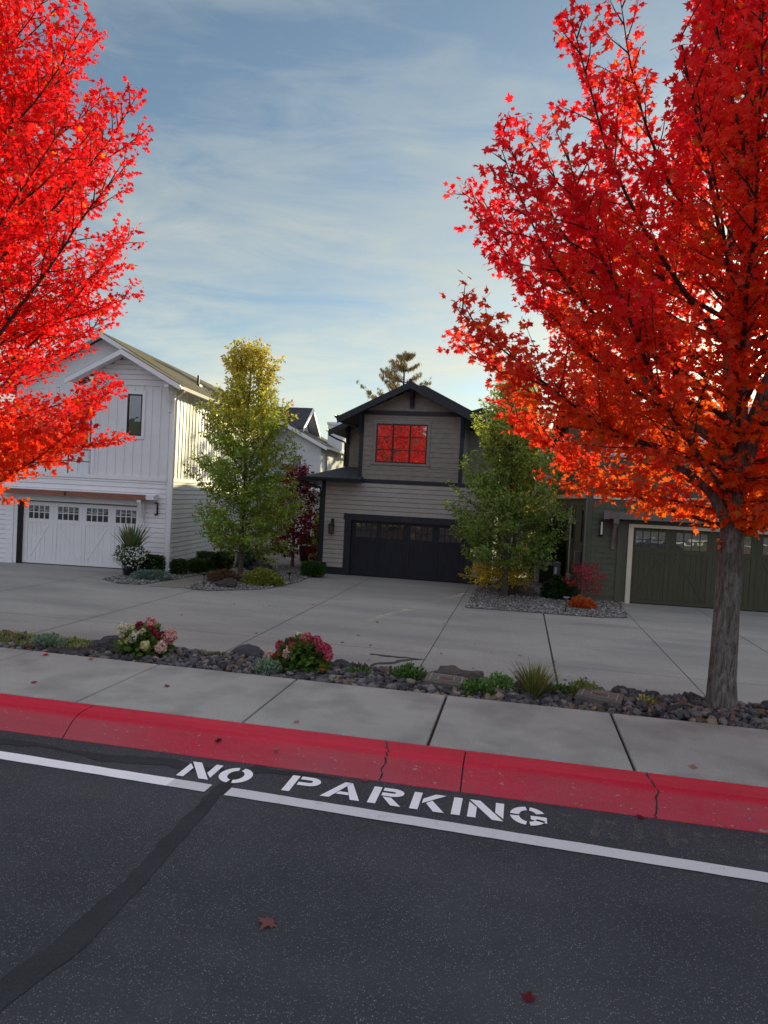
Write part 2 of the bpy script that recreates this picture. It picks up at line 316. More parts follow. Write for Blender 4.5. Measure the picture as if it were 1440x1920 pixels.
DIAM_V=[(0,0,0),(.3,.5,.05),(0,1,-.05),(-.3,.5,.05)]; DIAM_F=[(0,1,2,3)]
BLADE_V=[(-.04,0,0),(.04,0,0),(.03,.5,.03),(0,1,-.04),(-.03,.5,.03)]; BLADE_F=[(0,1,2,3,4)]
def lerp(a,b,t): return np.asarray(a)*(1-t)+np.asarray(b)*t
# ------------------------------------------------------------------ tree generator
def grow(root_z,h0,env,top,nprim,seed,elev=(22,66),lean=(0,0),trunk_r=.14,sec_step=.16,twig_step=.11,leaf_step=.045,sec_k=.5,curve=.5,sides=5,twig_len=(.12,.28),azs=None,forks=0,lump=.05,skirt=0.0):
    """returns (trunk path, radii), branch segments, leaf points (pos, outward direction, branch direction)"""
    q=random.Random(seed); segs=[]; leaves=[]
    def env_at(z):
        for (za,ra),(zb,rb) in zip(env,env[1:]):
            if za<=z<=zb: return ra+(rb-ra)*(z-za)/(zb-za)
        return 0.0
    def axis(z):
        t=(z-root_z)/(top-root_z); return Vector((lean[0]*t+.05*t*math.sin(z*2.1+seed),lean[1]*t+.05*t*math.cos(z*1.7+seed),z))
    def trad(z): return trunk_r*max(.04,(1-(z-root_z)/(top-root_z)))**.8
    def leafline(a,b,d):
        L_=(b-a).length; n=max(1,int(L_/leaf_step))
        for i in range(n):
            t=(i+q.random())/n; leaves.append((a.lerp(b,t),d))
    for i in range(nprim):
        t=(i+.5)/nprim; zs=h0+(top-h0)*.93*t**1.05
        az=(i*2.39996+q.uniform(-.25,.25)) if azs is None else azs[i%len(azs)]
        el=R(elev[0]+(elev[1]-elev[0])*t+q.uniform(-7,9)); p=axis(zs); d=Vector((math.cos(az)*math.cos(el),math.sin(az)*math.cos(el),math.sin(el)))
        pts=[p.copy()]; step=.17; wob=q.uniform(-.3,.3); fac=q.uniform(.82,1.0)
        for k in range(60):
            d=(d+Vector((0,0,1))*curve*step*.35+Vector((-d.y,d.x,0))*wob*step*.25+Vector((q.gauss(0,1),q.gauss(0,1),q.gauss(0,1)))*.045).normalized(); p=p+d*step; pts.append(p.copy())
            ax=axis(p.z); rad=math.hypot(p.x-ax.x,p.y-ax.y)
            if rad>env_at(p.z)*fac*(1+lump*mnoise.noise(Vector((math.cos(az)*1.6,math.sin(az)*1.6,zs*.7+seed)))) or p.z>top*1.0: break
        n=len(pts); Lp=step*(n-1)
        if n<3: 
            leafline(pts[0],pts[-1],d); continue
        br=min(trad(zs)*.45,.004+.0075*Lp)
        segs.append((pts,[br*(1-.88*j/(n-1)) for j in range(n)]))
        s=.18*Lp+.1; side=1
        while s<Lp:
            j=min(n-2,int(s/step)); fr=s/step-j; a=pts[j].lerp(pts[j+1],min(1,fr)); pd=(pts[j+1]-pts[j]).normalized()
            perp=pd.cross(Vector((0,0,1))); perp=perp.normalized() if perp.length>.05 else Vector((1,0,0)); up=perp.cross(pd)
            rem=Lp-s; sl=(sec_k*rem*.75+.2)*q.uniform(.6,1.1); sl=min(sl,1.1)
            ang=q.uniform(-.9,1.2); pv=perp*side*math.cos(ang)+up*math.sin(ang)
            sdv=(pd*q.uniform(.7,1.0)+pv*q.uniform(.5,.95)+Vector((0,0,.12))).normalized()
            m_=max(2,int(sl/.12)); sp=[a]; cur=a; dd=sdv
            for k in range(m_):
                dd=(dd+Vector((0,0,1))*curve*.03+Vector((q.gauss(0,1),q.gauss(0,1),q.gauss(0,1)))*.07).normalized(); cur=cur+dd*(sl/m_); sp.append(cur)
            segs.append((sp,[max(.0013,br*.27*(1-.8*k/m_)) for k in range(m_+1)]))
            ts=.06
            while ts<sl:
                jj=min(m_-1,int(ts/(sl/m_))); b0=sp[jj].lerp(sp[jj+1],ts/(sl/m_)-jj if ts/(sl/m_)-jj<1 else 1)
                tv=(dd*.6+Vector((q.gauss(0,1),q.gauss(0,1),q.gauss(0,.6)))*.7).normalized(); tl=q.uniform(*twig_len)*(1-.4*ts/sl)
                b1=b0+tv*tl; segs.append(([b0,b1],[.0013,.0008])); leafline(b0,b1,tv); ts+=twig_step*q.uniform(.7,1.3)
            leafline(sp[len(sp)//2],sp[-1],dd); leaves.append((sp[-1],dd)); leaves.append((sp[-1]+dd*.03,dd))
            s+=sec_step*q.uniform(.7,1.3); side=-side
        low=t<skirt
        for k in range(0 if low else n//3,n-1): leafline(pts[k],pts[k+1],pd)
        if low:
            for k in range(0,n-1):
                for _ in range(5):
                    tv=Vector((q.gauss(0,1),q.gauss(0,1),q.gauss(.1,.4))).normalized(); b1=pts[k]+tv*q.uniform(.10,.28); segs.append(([pts[k],b1],[.0013,.0008])); leafline(pts[k],b1,tv); leafline(pts[k].lerp(b1,.5),b1,tv)
        for k in range(4): leaves.append((pts[-1]+d*.03*k,d))
    zz=np.linspace(root_z,top,16); tr=[axis(z) for z in zz]; tr[0]=Vector((0,0,root_z)); rad=[trad(z) for z in zz]
    return tr,rad,segs,leaves,axis
def cleft_r(P):
    x,y,z=P[:,0],P[:,1],P[:,2]; w1=np.clip((z-5.15)*.30,0,.36)*(1+.25*np.sin(z*7)); w2=np.clip((z-6.1)*.35,0,.15)
    return (np.abs(x+.88+.04*np.sin(z*3)-.14*y)<w1)|(np.abs(x+1.38-.10*y)<w2)
def tree(name,loc,label,cat,group,colorfn,leafsize,tmpl,spec,barkm,thin=1.0,cleft=None,droop=.55,flare=1.35,twigmin=0.0,limbs=None):
    root=empty(name,loc,0,label,cat,group)
    tr,rad,segs,leaves,axis=grow(**spec)
    mb=MB(); z0=spec['root_z']; pts=[Vector((0,0,z0-.08)),Vector((0,0,z0)),Vector((.004,0,z0+.1)),Vector((0,.004,z0+.25))]+tr[1:]; r2=[rad[0]*flare*1.15,rad[0]*flare,rad[0]*1.12,rad[0]*1.03]+rad[1:]
    k=16; mb.tube(pts,r2,k)
    q=random.Random(3)
    mb.v=[(x+.012*math.sin(9*math.atan2(y,x)+z*1.3)*(1 if z<2.2 else .3)*spec['trunk_r']/.14,y+.012*math.cos(7*math.atan2(y,x)+z)*spec['trunk_r']/.14,z) for x,y,z in mb.v]
    if limbs:
        for lp,lr in limbs: mb.tube(lp,lr,10)
    mb.build('trunk',barkm,root,True)
    rg=np.random.default_rng(spec['seed'])
    P=np.array([tuple(a) for a,b in leaves]); D=np.array([tuple(b) for a,b in leaves])
    if thin<1: kx=rg.random(len(P))<thin; P=P[kx]; D=D[kx]
    if cleft is not None: kx=~cleft(P); P=P[kx]; D=D[kx]
    if cleft is not None:
        s2=[]
        for p,r in segs:
            cc=cleft(np.array([tuple(x) for x in p])); k=int(np.argmax(cc)) if cc.any() else len(p)
            if k>=2: s2.append((p[:k],r[:k]))
        segs=s2
    if 0: segs=[(p,r) for p,r in segs if r[0]>.010 or not cleft(np.array([tuple(x) for x in p])).any()]
    bb=MB()
    for p,r in segs:
        bb.tube(p,r,3 if r[0]<.006 else 5,0,False)
    bb.build('branch',M['twig'],root,True)
    n=len(P); off=unit(rg.normal(size=(n,3))+D*.8); P=P+off*rg.uniform(.01,.055,(n,1))*(leafsize/.09)
    tip=unit(off*.9+D*.5+rg.normal(size=(n,3))*.45+np.array([0,0,-droop])); nrm=unit(rg.normal(size=(n,3))*.6+np.array([0,0,1.0]))
    X,Y,Z=frames(tip,nrm); sz=leafsize*rg.uniform(.6,1.2,n)
    C=colorfn(P,rg)
    piece_mesh('crown',P,X,Y,Z,sz,C,tmpl[0],tmpl[1],M['leaf'],root)
    print('LEAVES',label[:30],n); return root,n
# ================================================================== THE GROUND
G=-1.05     # level of the driveway
def sheet(name,prof,x0,x1,mat,nx=1):
    mb=MB(); xs=[x0+(x1-x0)*i/nx for i in range(nx+1)]
    for a,b in zip(xs,xs[1:]):
        for (ya,za),(yb,zb) in zip(prof,prof[1:]): mb.poly([(a,ya,za),(b,ya,za),(b,yb,zb),(a,yb,zb)])
    return tag(mb.build(name,mat),kind='structure')
sheet('ground',[(-600,60),(-120,14),(-40,2.2),(-14,.25),(-8.9,.02),(-8.9,-1.3),(4.2,-1.3),(4.2,-1.12),(900,-1.12)],-900,900,M['lawn'])
sheet('road',[(-8.9,0),(-4,0),(0,0),(4.53,0)],-150,150,M['asphalt'],6)
# red kerb, cast in lengths with real gaps
kp=[(4.515,-.10),(4.515,.004),(4.535,.018),(4.60,.075),(4.655,.112),(4.72,.134),(4.80,.139),(4.905,.141),(4.905,-.10)]
mb=MB(); js=[-60,-30,-15.2,-12.2,-9.3,-6.25,-3.27,-.29,2.75,5.8,8.8,12,30,60]
for a,b in zip(js,js[1:]): mb.prism([(a+.005,y,z) for y,z in kp],(b-a-.010,0,0))
kerb=tag(mb.build('kerb',M['kerb']),kind='structure')
mb=MB(); mb.box(-60,60,4.53,4.90,-.1,-.02)
for a in js[1:-1]: mb.prism([(a-.006,y+.003,z-.012) for y,z in kp[1:-1]]+[(a-.006,4.9,-.05)],(.012,0,0))
for cx,sd_ in ((-.83,1),(.93,2),(-6.9,3)):      # hairline cracks across the kerb
    q=random.Random(sd_); x=cx
    for (ya,za),(yb,zb) in zip(kp[1:-2],kp[2:-1]):
        for k in range(3):
            t0,t1=k/3,(k+1)/3; x2=x+q.uniform(-.018,.018); wdt=.004+.004*q.random()
            p=[(x-wdt,ya+(yb-ya)*t0,za+(zb-za)*t0+.0015),(x+wdt,ya+(yb-ya)*t0,za+(zb-za)*t0+.0015),(x2+wdt,ya+(yb-ya)*t1,za+(zb-za)*t1+.0015),(x2-wdt,ya+(yb-ya)*t1,za+(zb-za)*t1+.0015)]
            mb.poly(p); x=x2
mb.build('kerb_joint',M['jointfill'],kerb)
# pavement slabs
mb=MB(); jx=[-.57+1.44*k for k in range(-30,31)]; wd={0:.022,1:.022}
for k,(a,b) in enumerate(zip(jx,jx[1:])):
    ga=.011 if k-30 in (0,1) else .007; gb=.011 if k-29 in (0,1) else .007; e=.006
    a+=ga;b-=gb; y0,y1=4.916,6.22
    mb.add([(a,y0,-.05),(b,y0,-.05),(b,y1,-.05),(a,y1,-.05),(a,y0,.134),(b,y0,.134),(b,y1,.134),(a,y1,.134),(a+e,y0+e,.142),(b-e,y0+e,.142),(b-e,y1-e,.142),(a+e,y1-e,.142)],
        [(0,1,5,4),(1,2,6,5),(2,3,7,6),(3,0,4,7),(4,5,9,8),(5,6,10,9),(6,7,11,10),(7,4,8,11),(8,9,10,11)])
swk=tag(mb.build('pavement',M['sidewalk']),kind='structure')
mb=MB(); mb.box(-45,44,4.906,6.215,-.06,.118); mb.build('slab_joint',M['jointfill'],swk)
# planting strip and the bank that falls to the driveway
def strip():
    mb=MB(); xs=np.arange(-40,30,.5); ys=[6.2,6.35,6.55,6.75,6.95,7.1,7.3,7.7,8.3,9.0,9.6]; zs=[.075,.10,.11,.11,.10,.07,-.02,-.3,-.68,-1.0,-1.16]
    for i,x in enumerate(xs):
        for y,z in zip(ys,zs): mb.v.append((x,y,z+.02*mnoise.noise(Vector((x*1.3,y*1.3,0)))*(1 if y>6.3 else 0)))
    k=len(ys)
    for i in range(len(xs)-1):
        for j in range(k-1): mb.f.append((i*k+j,(i+1)*k+j,(i+1)*k+j+1,i*k+j+1)); mb.m.append(0)
    return tag(mb.build('planting_bed',M['soil'],None,True),kind='structure')
bed=strip()
# driveway with its joints
mb=MB(); mb.box(-70,60,9.2,24.10,G-.06,G); drv=tag(mb.build('driveway',M['drive']),kind='structure')
mb=MB(); z=G+.004
def strp(mb,pts,wd,z,q=None,jit=0):
    q=q or rnd; Lf=[];Rt=[]
    for i,(x,y) in enumerate(pts):
        a=Vector(pts[max(0,i-1)]);b=Vector(pts[min(len(pts)-1,i+1)]); d=(b-a).normalized(); n_=Vector((-d.y,d.x)); w_=wd[i] if hasattr(wd,'__len__') else wd
        l_=w_/2+q.uniform(-jit,jit); r_=w_/2+q.uniform(-jit,jit); Lf.append((x+n_.x*l_,y+n_.y*l_,z)); Rt.append((x-n_.x*r_,y-n_.y*r_,z))
    for i in range(len(pts)-1): mb.poly([Rt[i],Rt[i+1],Lf[i+1],Lf[i]])
def dense(pts,step,jit=0,q=None):
    q=q or rnd; o=[]
    for a,b in zip(pts,pts[1:]):
        n=max(1,int(math.dist(a,b)/step))
        for i in range(n): o.append((a[0]+(b[0]-a[0])*i/n+q.uniform(-jit,jit),a[1]+(b[1]-a[1])*i/n+q.uniform(-jit,jit)))
    return o+[pts[-1]]
for x,y1 in ((.76,18.9),(3.1,22.0),(-1.58,23.9),(-5.1,23.9),(-9.0,18.0),(-13,20.5),(5.4,22.2),(-17,20)): strp(mb,[(x,9.5),(x,y1)],.014 if x!=.76 else .034,z)
for y,xa,xb in ((12.95,-30,-1.6),(17.9,-30,3.1),(12.95,.8,20)): strp(mb,[(xa,y),(xb,y)],.009,z+.001)
mb.build('expansion_joint',M['jointfill'],drv)
M['stain']=concrete('damp_stain',(.052,.045,.036),agg=90,var=.3,patch=4)
mb=MB(); strp(mb,dense([(-2.6,12.45),(-2.05,12.40),(-1.62,12.42),(-1.95,12.2),(-2.05,12.0),(-2.35,11.75),(-2.4,11.3)],.1,.02),.09,G+.006,None,.03)
tag(mb.build('damp_crack',M['stain'],drv))
# road markings
def xl(x): return 4.024-.03*(x+.7)
def line(a,b,mat,parent):
    q=random.Random(int(a*10)); mb=MB(); n=max(2,int((b-a)/.12)); p=[(a+(b-a)*i/n,xl(a+(b-a)*i/n)) for i in range(n+1)]
    strp(mb,p,.112,.005,q,.0025); return mb.build('line_segment',mat,parent)
rl=empty('road_line',(0,0,0),0,'long white painted edge line between the lettering and the open lane','road marking')
line(-14,-2.14,M['line_new'],rl); line(-2.14,-1.87,M['line'],rl); line(-1.735,10,M['line'],rl)
def arc(mb,cx,cy,rx,ry,t,a0,a1,n=14):
    o=[];i_=[]
    for k in range(n+1):
        a=R(a0+(a1-a0)*k/n); o.append((cx+rx*math.cos(a),cy+ry*math.sin(a))); i_.append((cx+(rx-t)*math.cos(a),cy+(ry-t*.85)*math.sin(a)))
    for k in range(n): mb.poly([(*i_[k],.005),(*o[k],.005),(*o[k+1],.005),(*i_[k+1],.005)] if a1>a0 else [(*i_[k],.005),(*i_[k+1],.005),(*o[k+1],.005),(*o[k],.005)])
lt=empty('road_lettering',(0,0,0),0,'white stencilled NO PARKING lettering on the asphalt beside the red kerb','lettering')
Y0,Y1=4.175,4.42
def P2(mb,*p): mb.poly([(x,y,.005) for x,y in p])
def letN(mb,a,b):
    t,dg,gp=.052,.068,.012
    P2(mb,(a,Y1),(a+dg,Y1),(b,Y0),(b-dg,Y0))
    lo=lambda x: Y1-(x-a)/(b-dg-a)*(Y1-Y0); hi=lambda x: Y1-(x-a-dg)/(b-a-dg)*(Y1-Y0)
    P2(mb,(a,Y0),(a+t,Y0),(a+t,lo(a+t)-gp*1.6),(a,Y1-gp*2.6)); P2(mb,(b,Y1),(b-t,Y1),(b-t,hi(b-t)+gp*1.6),(b,Y0+gp*2.6))
def bowl(mb,a,b,yb):
    cy=(Y1+yb)/2; ry=(Y1-yb)/2; cx=b-.075
    P2(mb,(a,Y1-.047),(cx,Y1-.047),(cx,Y1),(a,Y1)); P2(mb,(a,yb),(cx,yb),(cx,yb+.047),(a,yb+.047)); arc(mb,cx,cy,.075,ry,.055,-90,90,10)
def L_N(mb): letN(mb,-2.16,-1.93)
def L_O(mb): arc(mb,-1.785,4.297,.112,.124,.058,100,262); arc(mb,-1.785,4.297,.112,.124,.058,-80,80)
def L_P(mb): P2(mb,(-1.42,Y0),(-1.367,Y0),(-1.367,Y1),(-1.42,Y1)); bowl(mb,-1.352,-1.205,4.285)
def L_A(mb):
    P2(mb,(-1.16,Y0),(-1.10,Y0),(-1.005,Y1),(-1.052,Y1)); P2(mb,(-.962,Y0),(-.90,Y0),(-1.0,Y1),(-1.01,Y1),(-1.028,Y1-.045)); P2(mb,(-1.072,4.235),(-.985,4.235),(-.998,4.275),(-1.055,4.275))
def L_R(mb):
    P2(mb,(-.85,Y0),(-.797,Y0),(-.797,Y1),(-.85,Y1)); bowl(mb,-.782,-.64,4.30); P2(mb,(-.70,Y0),(-.635,Y0),(-.715,4.285),(-.77,4.285))
def L_K(mb):
    P2(mb,(-.58,Y0),(-.527,Y0),(-.527,Y1),(-.58,Y1)); P2(mb,(-.512,4.27),(-.512,4.335),(-.44,Y1),(-.37,Y1)); P2(mb,(-.43,Y0),(-.362,Y0),(-.452,4.325),(-.487,4.278))
def L_I(mb): P2(mb,(-.32,Y0),(-.265,Y0),(-.265,Y1),(-.32,Y1))
def L_N2(mb): letN(mb,-.22,0)
def L_G(mb):
    arc(mb,.15,4.297,.112,.124,.056,188,262); arc(mb,.15,4.297,.112,.124,.056,98,176); arc(mb,.15,4.297,.112,.124,.056,28,84); arc(mb,.15,4.297,.112,.124,.056,-84,-22)
    P2(mb,(.165,4.255),(.262,4.225),(.262,4.305),(.165,4.305))
for f in (L_N,L_O,L_P,L_A,L_R,L_K,L_I,L_N2,L_G):
    mb=MB(); f(mb); mb.build('letter',M['letter'],lt)
gl_=empty('faded_lettering',(0,0,0),0,'faint worn ghost of old lettering right of the word PARKING','lettering')
for i,x in enumerate((.36,.50,.62,.74,.95,1.08,1.22,1.42,1.56)):
    mb=MB(); P2(mb,(x,Y0-.03),(x+.055,Y0-.03),(x+.055+.05*(i%2),Y1-.03),(x+.05*(i%2),Y1-.03))
    if i%3: P2(mb,(x+.056,Y0+.05),(x+.12,Y0+.05),(x+.12,Y0+.11),(x+.056,Y0+.11))
    mb.build('letter',M['ghost'],gl_)
mb=MB(); q=random.Random(5)
pp=dense([(-1.80,-2.0),(-1.81,1.6),(-1.82,2.2),(-1.75,2.5),(-1.745,3.0),(-1.78,3.6),(-1.795,4.05),(-1.78,4.3),(-1.66,4.5)],.06,.004,q)
def wseam(y): return float(np.interp(y,[-2,2.0,2.5,3.0,3.5,4.05,4.5],[.16,.14,.15,.105,.11,.085,.12]))
strp(mb,pp,[wseam(p[1]) for p in pp],.003,q,.007)
p3=dense([(-6.5,4.30),(-3.9,4.31),(-3.3,4.35),(-2.75,4.29),(-2.3,4.37),(-2.1,4.32),(-1.86,4.37)],.07,.006,q); strp(mb,p3,[.09+.05*math.sin(i*.37) for i in range(len(p3))],.0026,q,.012)
p3=dense([(-1.72,4.42),(-1.4,4.46),(-1.1,4.47)],.05,.005,q); strp(mb,p3,[.07*(1-i/len(p3))+.015 for i in range(len(p3))],.0028,q,.006)
tag(mb.build('tar_seam',M['tar']),'dark tar seam running down the asphalt and along the gutter','road seam')
# ------------------------------------------------------------------ stones
import bmesh
def ico(sub,seed=0,amp=0.,freq=1.2,sc=(1,1,1)):
    bm=bmesh.new(); bmesh.ops.create_icosphere(bm,subdivisions=sub,radius=1)
    v=[]
    for x in bm.verts:
        p=x.co.copy(); k=1+amp*mnoise.noise(p*freq+Vector((seed*7.1,seed*3.3,seed)))+amp*.4*mnoise.noise(p*freq*3+Vector((seed,0,9)))
        v.append((p.x*k*sc[0],p.y*k*sc[1],p.z*k*sc[2]))
    f=[tuple(a.index for a in x.verts) for x in bm.faces]; bm.free(); return v,f
def scatter_rocks(name,pts,size,cols,wts,tmpl,mat,flat=(.5,.75)):
    n=len(pts); rg=np.random.default_rng(len(pts)); T=unit(rg.normal(size=(n,3))*np.array([1,1,.25])); Nn=unit(rg.normal(size=(n,3))*.5+np.array([0,0,1]))
    X,Y,Z=frames(T,Nn); s=rg.uniform(size[0],size[1],n); S=np.stack([s*rg.uniform(.6,.95,n),s,s*rg.uniform(*flat,n)],1)
    ci=rg.choice(len(cols),n,p=np.array(wts)/sum(wts)); C=np.array(cols)[ci]*rg.uniform(.65,1.35,(n,1))
    return piece_mesh(name,np.asarray(pts,float),X,Y,Z,S,C,tmpl[0],tmpl[1],mat,None,False)
tI=ico(2,3,.8,1.3); tL=ico(1,2,.3,1.0)
rg=np.random.default_rng(11); pts=[]
for k in range(7800):
    x=rg.uniform(-10.5,5.2); y=rg.uniform(6.235,7.12)
    if x<-4.4 and y>6.42+.05*math.sin(x*3) and rg.random()<.93: continue
    if -5.1<x<-3 and y>6.75 and rg.random()<.6: continue
    zb=.10 if y<6.95 else .10-.35*(y-6.95)
    pts.append((x,y,zb+rg.uniform(-.012,.032)+(.02 if 1<x<3 else 0)))
DK=[(.07,.073,.08),(.12,.122,.125),(.19,.18,.17),(.15,.10,.07),(.26,.20,.14),(.04,.042,.047)]
ro=scatter_rocks('river_rock',pts,(.014,.050),DK,[5,4,3,1.6,1.0,3],tI,M['rock']); tag(ro,'loose dark river rocks with brown ones between, filling the kerbside bed','gravel',kind='stuff')
def boulder(loc,s,seed,label,colr=(.05,.053,.06),group=None,rz=0,name='boulder'):
    v,f=ico(4,seed,.55,1.25); me=MB(); me.v=[(x*s[0],y*s[1],max(z*s[2],-.3*s[2])) for x,y,z in v]; me.f=f; me.m=[0]*len(f)
    o=me.build(name,M['rock']); ca=o.data.color_attributes.new('tint','FLOAT_COLOR','POINT'); ca.data.foreach_set('color',np.tile(np.array([*colr,1],np.float32),len(v)))
    o.location=loc; o.rotation_euler=(0,0,rz); return tag(o,label,'rock',group)
gb='boulders along the back of the kerbside bed'
boulder((-4.40,6.86,.08),(.24,.16,.11),3,'dark flat boulder just left of the cream hydrangea',group=gb)
boulder((-2.82,7.0,.06),(.27,.18,.13),5,'dark boulder between the two hydrangeas',group=gb)
boulder((-1.80,7.0,.05),(.22,.14,.10),9,'dark blue-grey boulder right of the crimson hydrangea',group=gb)
boulder((-.52,7.03,.06),(.30,.18,.14),12,'broad brown-grey boulder behind the left utility cover',(.085,.075,.068),gb)
boulder((1.10,6.98,.08),(.15,.12,.10),15,'small black boulder right of the right utility cover',group=gb)
boulder((1.30,7.02,.08),(.13,.10,.08),16,'low dark boulder between the black boulder and the maple trunk',group=gb)
boulder((1.72,7.05,.08),(.10,.08,.09),18,'pointed dark boulder close to the left side of the maple trunk',group=gb)
boulder((2.55,7.08,.09),(.18,.11,.09),21,'black boulder right of the maple trunk at the picture edge',group=gb)
# utility covers
def cover(x,y,rz,label,red):
    e=empty('utility_cover',(x,y,.150),rz,label,'utility cover'); e.rotation_euler=(R(4),R(2),rz)
    mb=MB(); mb.box(-.20,.20,-.13,.13,-.05,.035); mb.build('box_rim',M['cover'],e)
    mb=MB(); mb.box(-.15,.15,-.095,.095,.032,.040)
    mb.build('lid',M['cover'],e)
    mb=MB()
    for a in ((-.16,-.148,-.11,.11),(.148,.16,-.11,.11),(-.148,.148,.098,.11)): mb.box(*a,.036,.042)
    mb.build('lid_edge',M['lidpaint'],e)
    mb=MB()
    for a in ((-.08,-.072,-.055,.05),(.072,.08,-.055,.05),(-.072,.072,.042,.05)): mb.box(*a,.0405,.0445)
    mb.build('raised_mark',M['lidpaint'],e)
    mb=MB(); mb.box(-.055,.055,-.03,.035,.0402,.043+(.001 if red else 0)); mb.build('plate',M['rust'],e)
cover(-.62,6.62,R(-1),'utility cover with a reddish plate in front of the broad boulder',1)
cover(.82,6.62,R(-14),'tilted grey utility cover half sunk in rocks, below the yellow-green mound',0)
# ------------------------------------------------------------------ plants
def pick(rg,cols,n,var=.25):
    c=np.array([a for a,b in cols]); w_=np.array([b for a,b in cols],float); i=rg.choice(len(c),n,p=w_/w_.sum()); return c[i]*rg.uniform(1-var,1+var,(n,1))
def foliage(name,c,r,n,leaf,cols,seed,shape='dome',tmpl=(OVAL_V,OVAL_F),parent=None,mat='leaf',up=.4,power=.33,spread=.6,lump=.18):
    rg=np.random.default_rng(seed); d=unit(rg.normal(size=(n,3)))
    if shape=='dome': d[:,2]=np.abs(d[:,2])
    if shape=='box':
        k=np.max(np.abs(d),1,keepdims=True); d2=d/k; d=d2*(.82+.18*k)
    rad=rg.random((n,1))**power
    if lump: rad=rad*(1+lump*np.array([mnoise.noise(Vector(x)*2.2+Vector((seed*3.1,0,0))) for x in d])[:,None]*1.6)
    P=d*rad*np.array(r)
    if parent is None or True: Pw=P+np.array(c)
    tip=unit(d*1.0+rg.normal(size=(n,3))*spread+np.array([0,0,up])); nrm=unit(d+rg.normal(size=(n,3))*.6+np.array([0,0,.5])); X,Y,Z=frames(tip,nrm)
    return piece_mesh(name,Pw,X,Y,Z,leaf*rg.uniform(.6,1.25,n),np.clip(pick(rg,cols,n)*1.7,0,.9),tmpl[0],tmpl[1],M[mat],parent)
GR=[((.045,.085,.018),3),((.07,.12,.025),2),((.03,.06,.015),2)]
def stemsmb(c,r,h,n,seed,rad=.004):
    q=random.Random(seed); mb=MB()
    for i in range(n):
        a=q.uniform(0,2*PI); k=q.random()**.5
        mb.tube([(c[0]+.03*math.cos(a),c[1]+.03*math.sin(a),c[2]-.02),(c[0]+r*.5*k*math.cos(a),c[1]+r*.5*k*math.sin(a),c[2]+h*.5),(c[0]+r*k*math.cos(a),c[1]+r*k*math.sin(a),c[2]+h)],[rad,rad*.8,rad*.5],4,0,False)
    return mb
def hydrangea(c,r,h,heads,label,seed):
    e=empty('hydrangea',c,0,label,'hydrangea')
    stemsmb((0,0,0),r*.8,h*.85,16,seed).build('stem',M['twig'],e)
    foliage('leaves',(0,0,.02),(r,r*.75,h*.82),620,.085,[((.05,.10,.018),4),((.08,.14,.025),3),((.03,.06,.014),2),((.16,.13,.02),.5),((.22,.05,.03),.25)],seed,parent=e,power=.4,up=-.1)
    for i,(hx,hy,hz,s,cl) in enumerate(heads):
        rg=np.random.default_rng(seed*50+i); n=170; d=unit(rg.normal(size=(n,3))); P=d*np.array([s,s,s*1.12])*(rg.random((n,1))**.18)+np.array([hx,hy,hz])
        P[:,2]+=0; X,Y,Z=frames(unit(rg.normal(size=(n,3))+d*.2),unit(d+rg.normal(size=(n,3))*.35)); base=np.array(cl); C=base*rg.uniform(.75,1.2,(n,1))
        if cl[0]>.5: C=np.where(rg.random((n,1))<.14,C*np.array([.98,.9,.6]),C)
        tv=[(0,0,0),(.5,.12,.1),(.55,.55,.05),(.12,.5,.1),(0,0,0),(-.12,.5,.1),(-.55,.55,.05),(-.5,.12,.1)]
        tv=[(0,0,0),(.45,.2,.1),(.2,.45,.1),(-.2,.45,.1),(-.45,.2,.1),(-.45,-.2,.1),(-.2,-.45,.1),(.2,-.45,.1),(.45,-.2,.1)]
        piece_mesh('flower_head',P,X,Y,Z,.026*rg.uniform(.8,1.2,n),np.clip(C,0,.92),tv,[(0,1,2),(0,2,3),(0,3,4),(0,4,5),(0,5,6),(0,6,7),(0,7,8),(0,8,1)],M['petal'],e)
W_=(.72,.68,.52);CR=(.68,.66,.36);PK=(.72,.36,.36);DR=(.33,.022,.05);MG=(.50,.06,.13);PL=(.72,.50,.44)
hydrangea((-3.85,6.62,.10),.29,.34,[(-.26,.0,.25,.072,W_),(-.17,.06,.27,.045,CR),(.0,.10,.33,.062,PK),(-.11,.07,.29,.05,DR),(.04,.02,.26,.055,DR),(-.06,-.12,.22,.062,W_),(.01,-.06,.25,.045,W_),(.13,.0,.22,.06,DR),(.27,.02,.23,.08,PK),(.25,-.10,.14,.06,PL),(.10,-.16,.15,.05,CR),(-.20,-.12,.13,.04,CR),(-.12,-.14,.17,.028,CR),(.18,.1,.20,.05,MG)],
  'cream and pink hydrangea bush with a few crimson heads in the kerbside bed',31)
hydrangea((-2.12,6.72,.11),.29,.31,[(-.24,-.02,.22,.05,MG),(-.20,-.06,.17,.045,MG),(-.14,.04,.25,.05,DR),(-.10,0,.24,.055,MG),(-.07,.06,.31,.042,W_),(.03,.02,.30,.068,(.55,.11,.15)),(.13,.03,.28,.06,MG),(.19,.0,.24,.055,(.55,.11,.15)),(.25,-.03,.22,.065,MG),(.29,-.06,.17,.045,(.58,.12,.17)),(-.12,-.13,.17,.05,PL),(-.34,-.08,.12,.045,PL),(-.26,-.08,.11,.04,(.36,.04,.05)),(.23,.06,.2,.05,DR)],
  'crimson hydrangea bush with two pale heads in the kerbside bed',32)
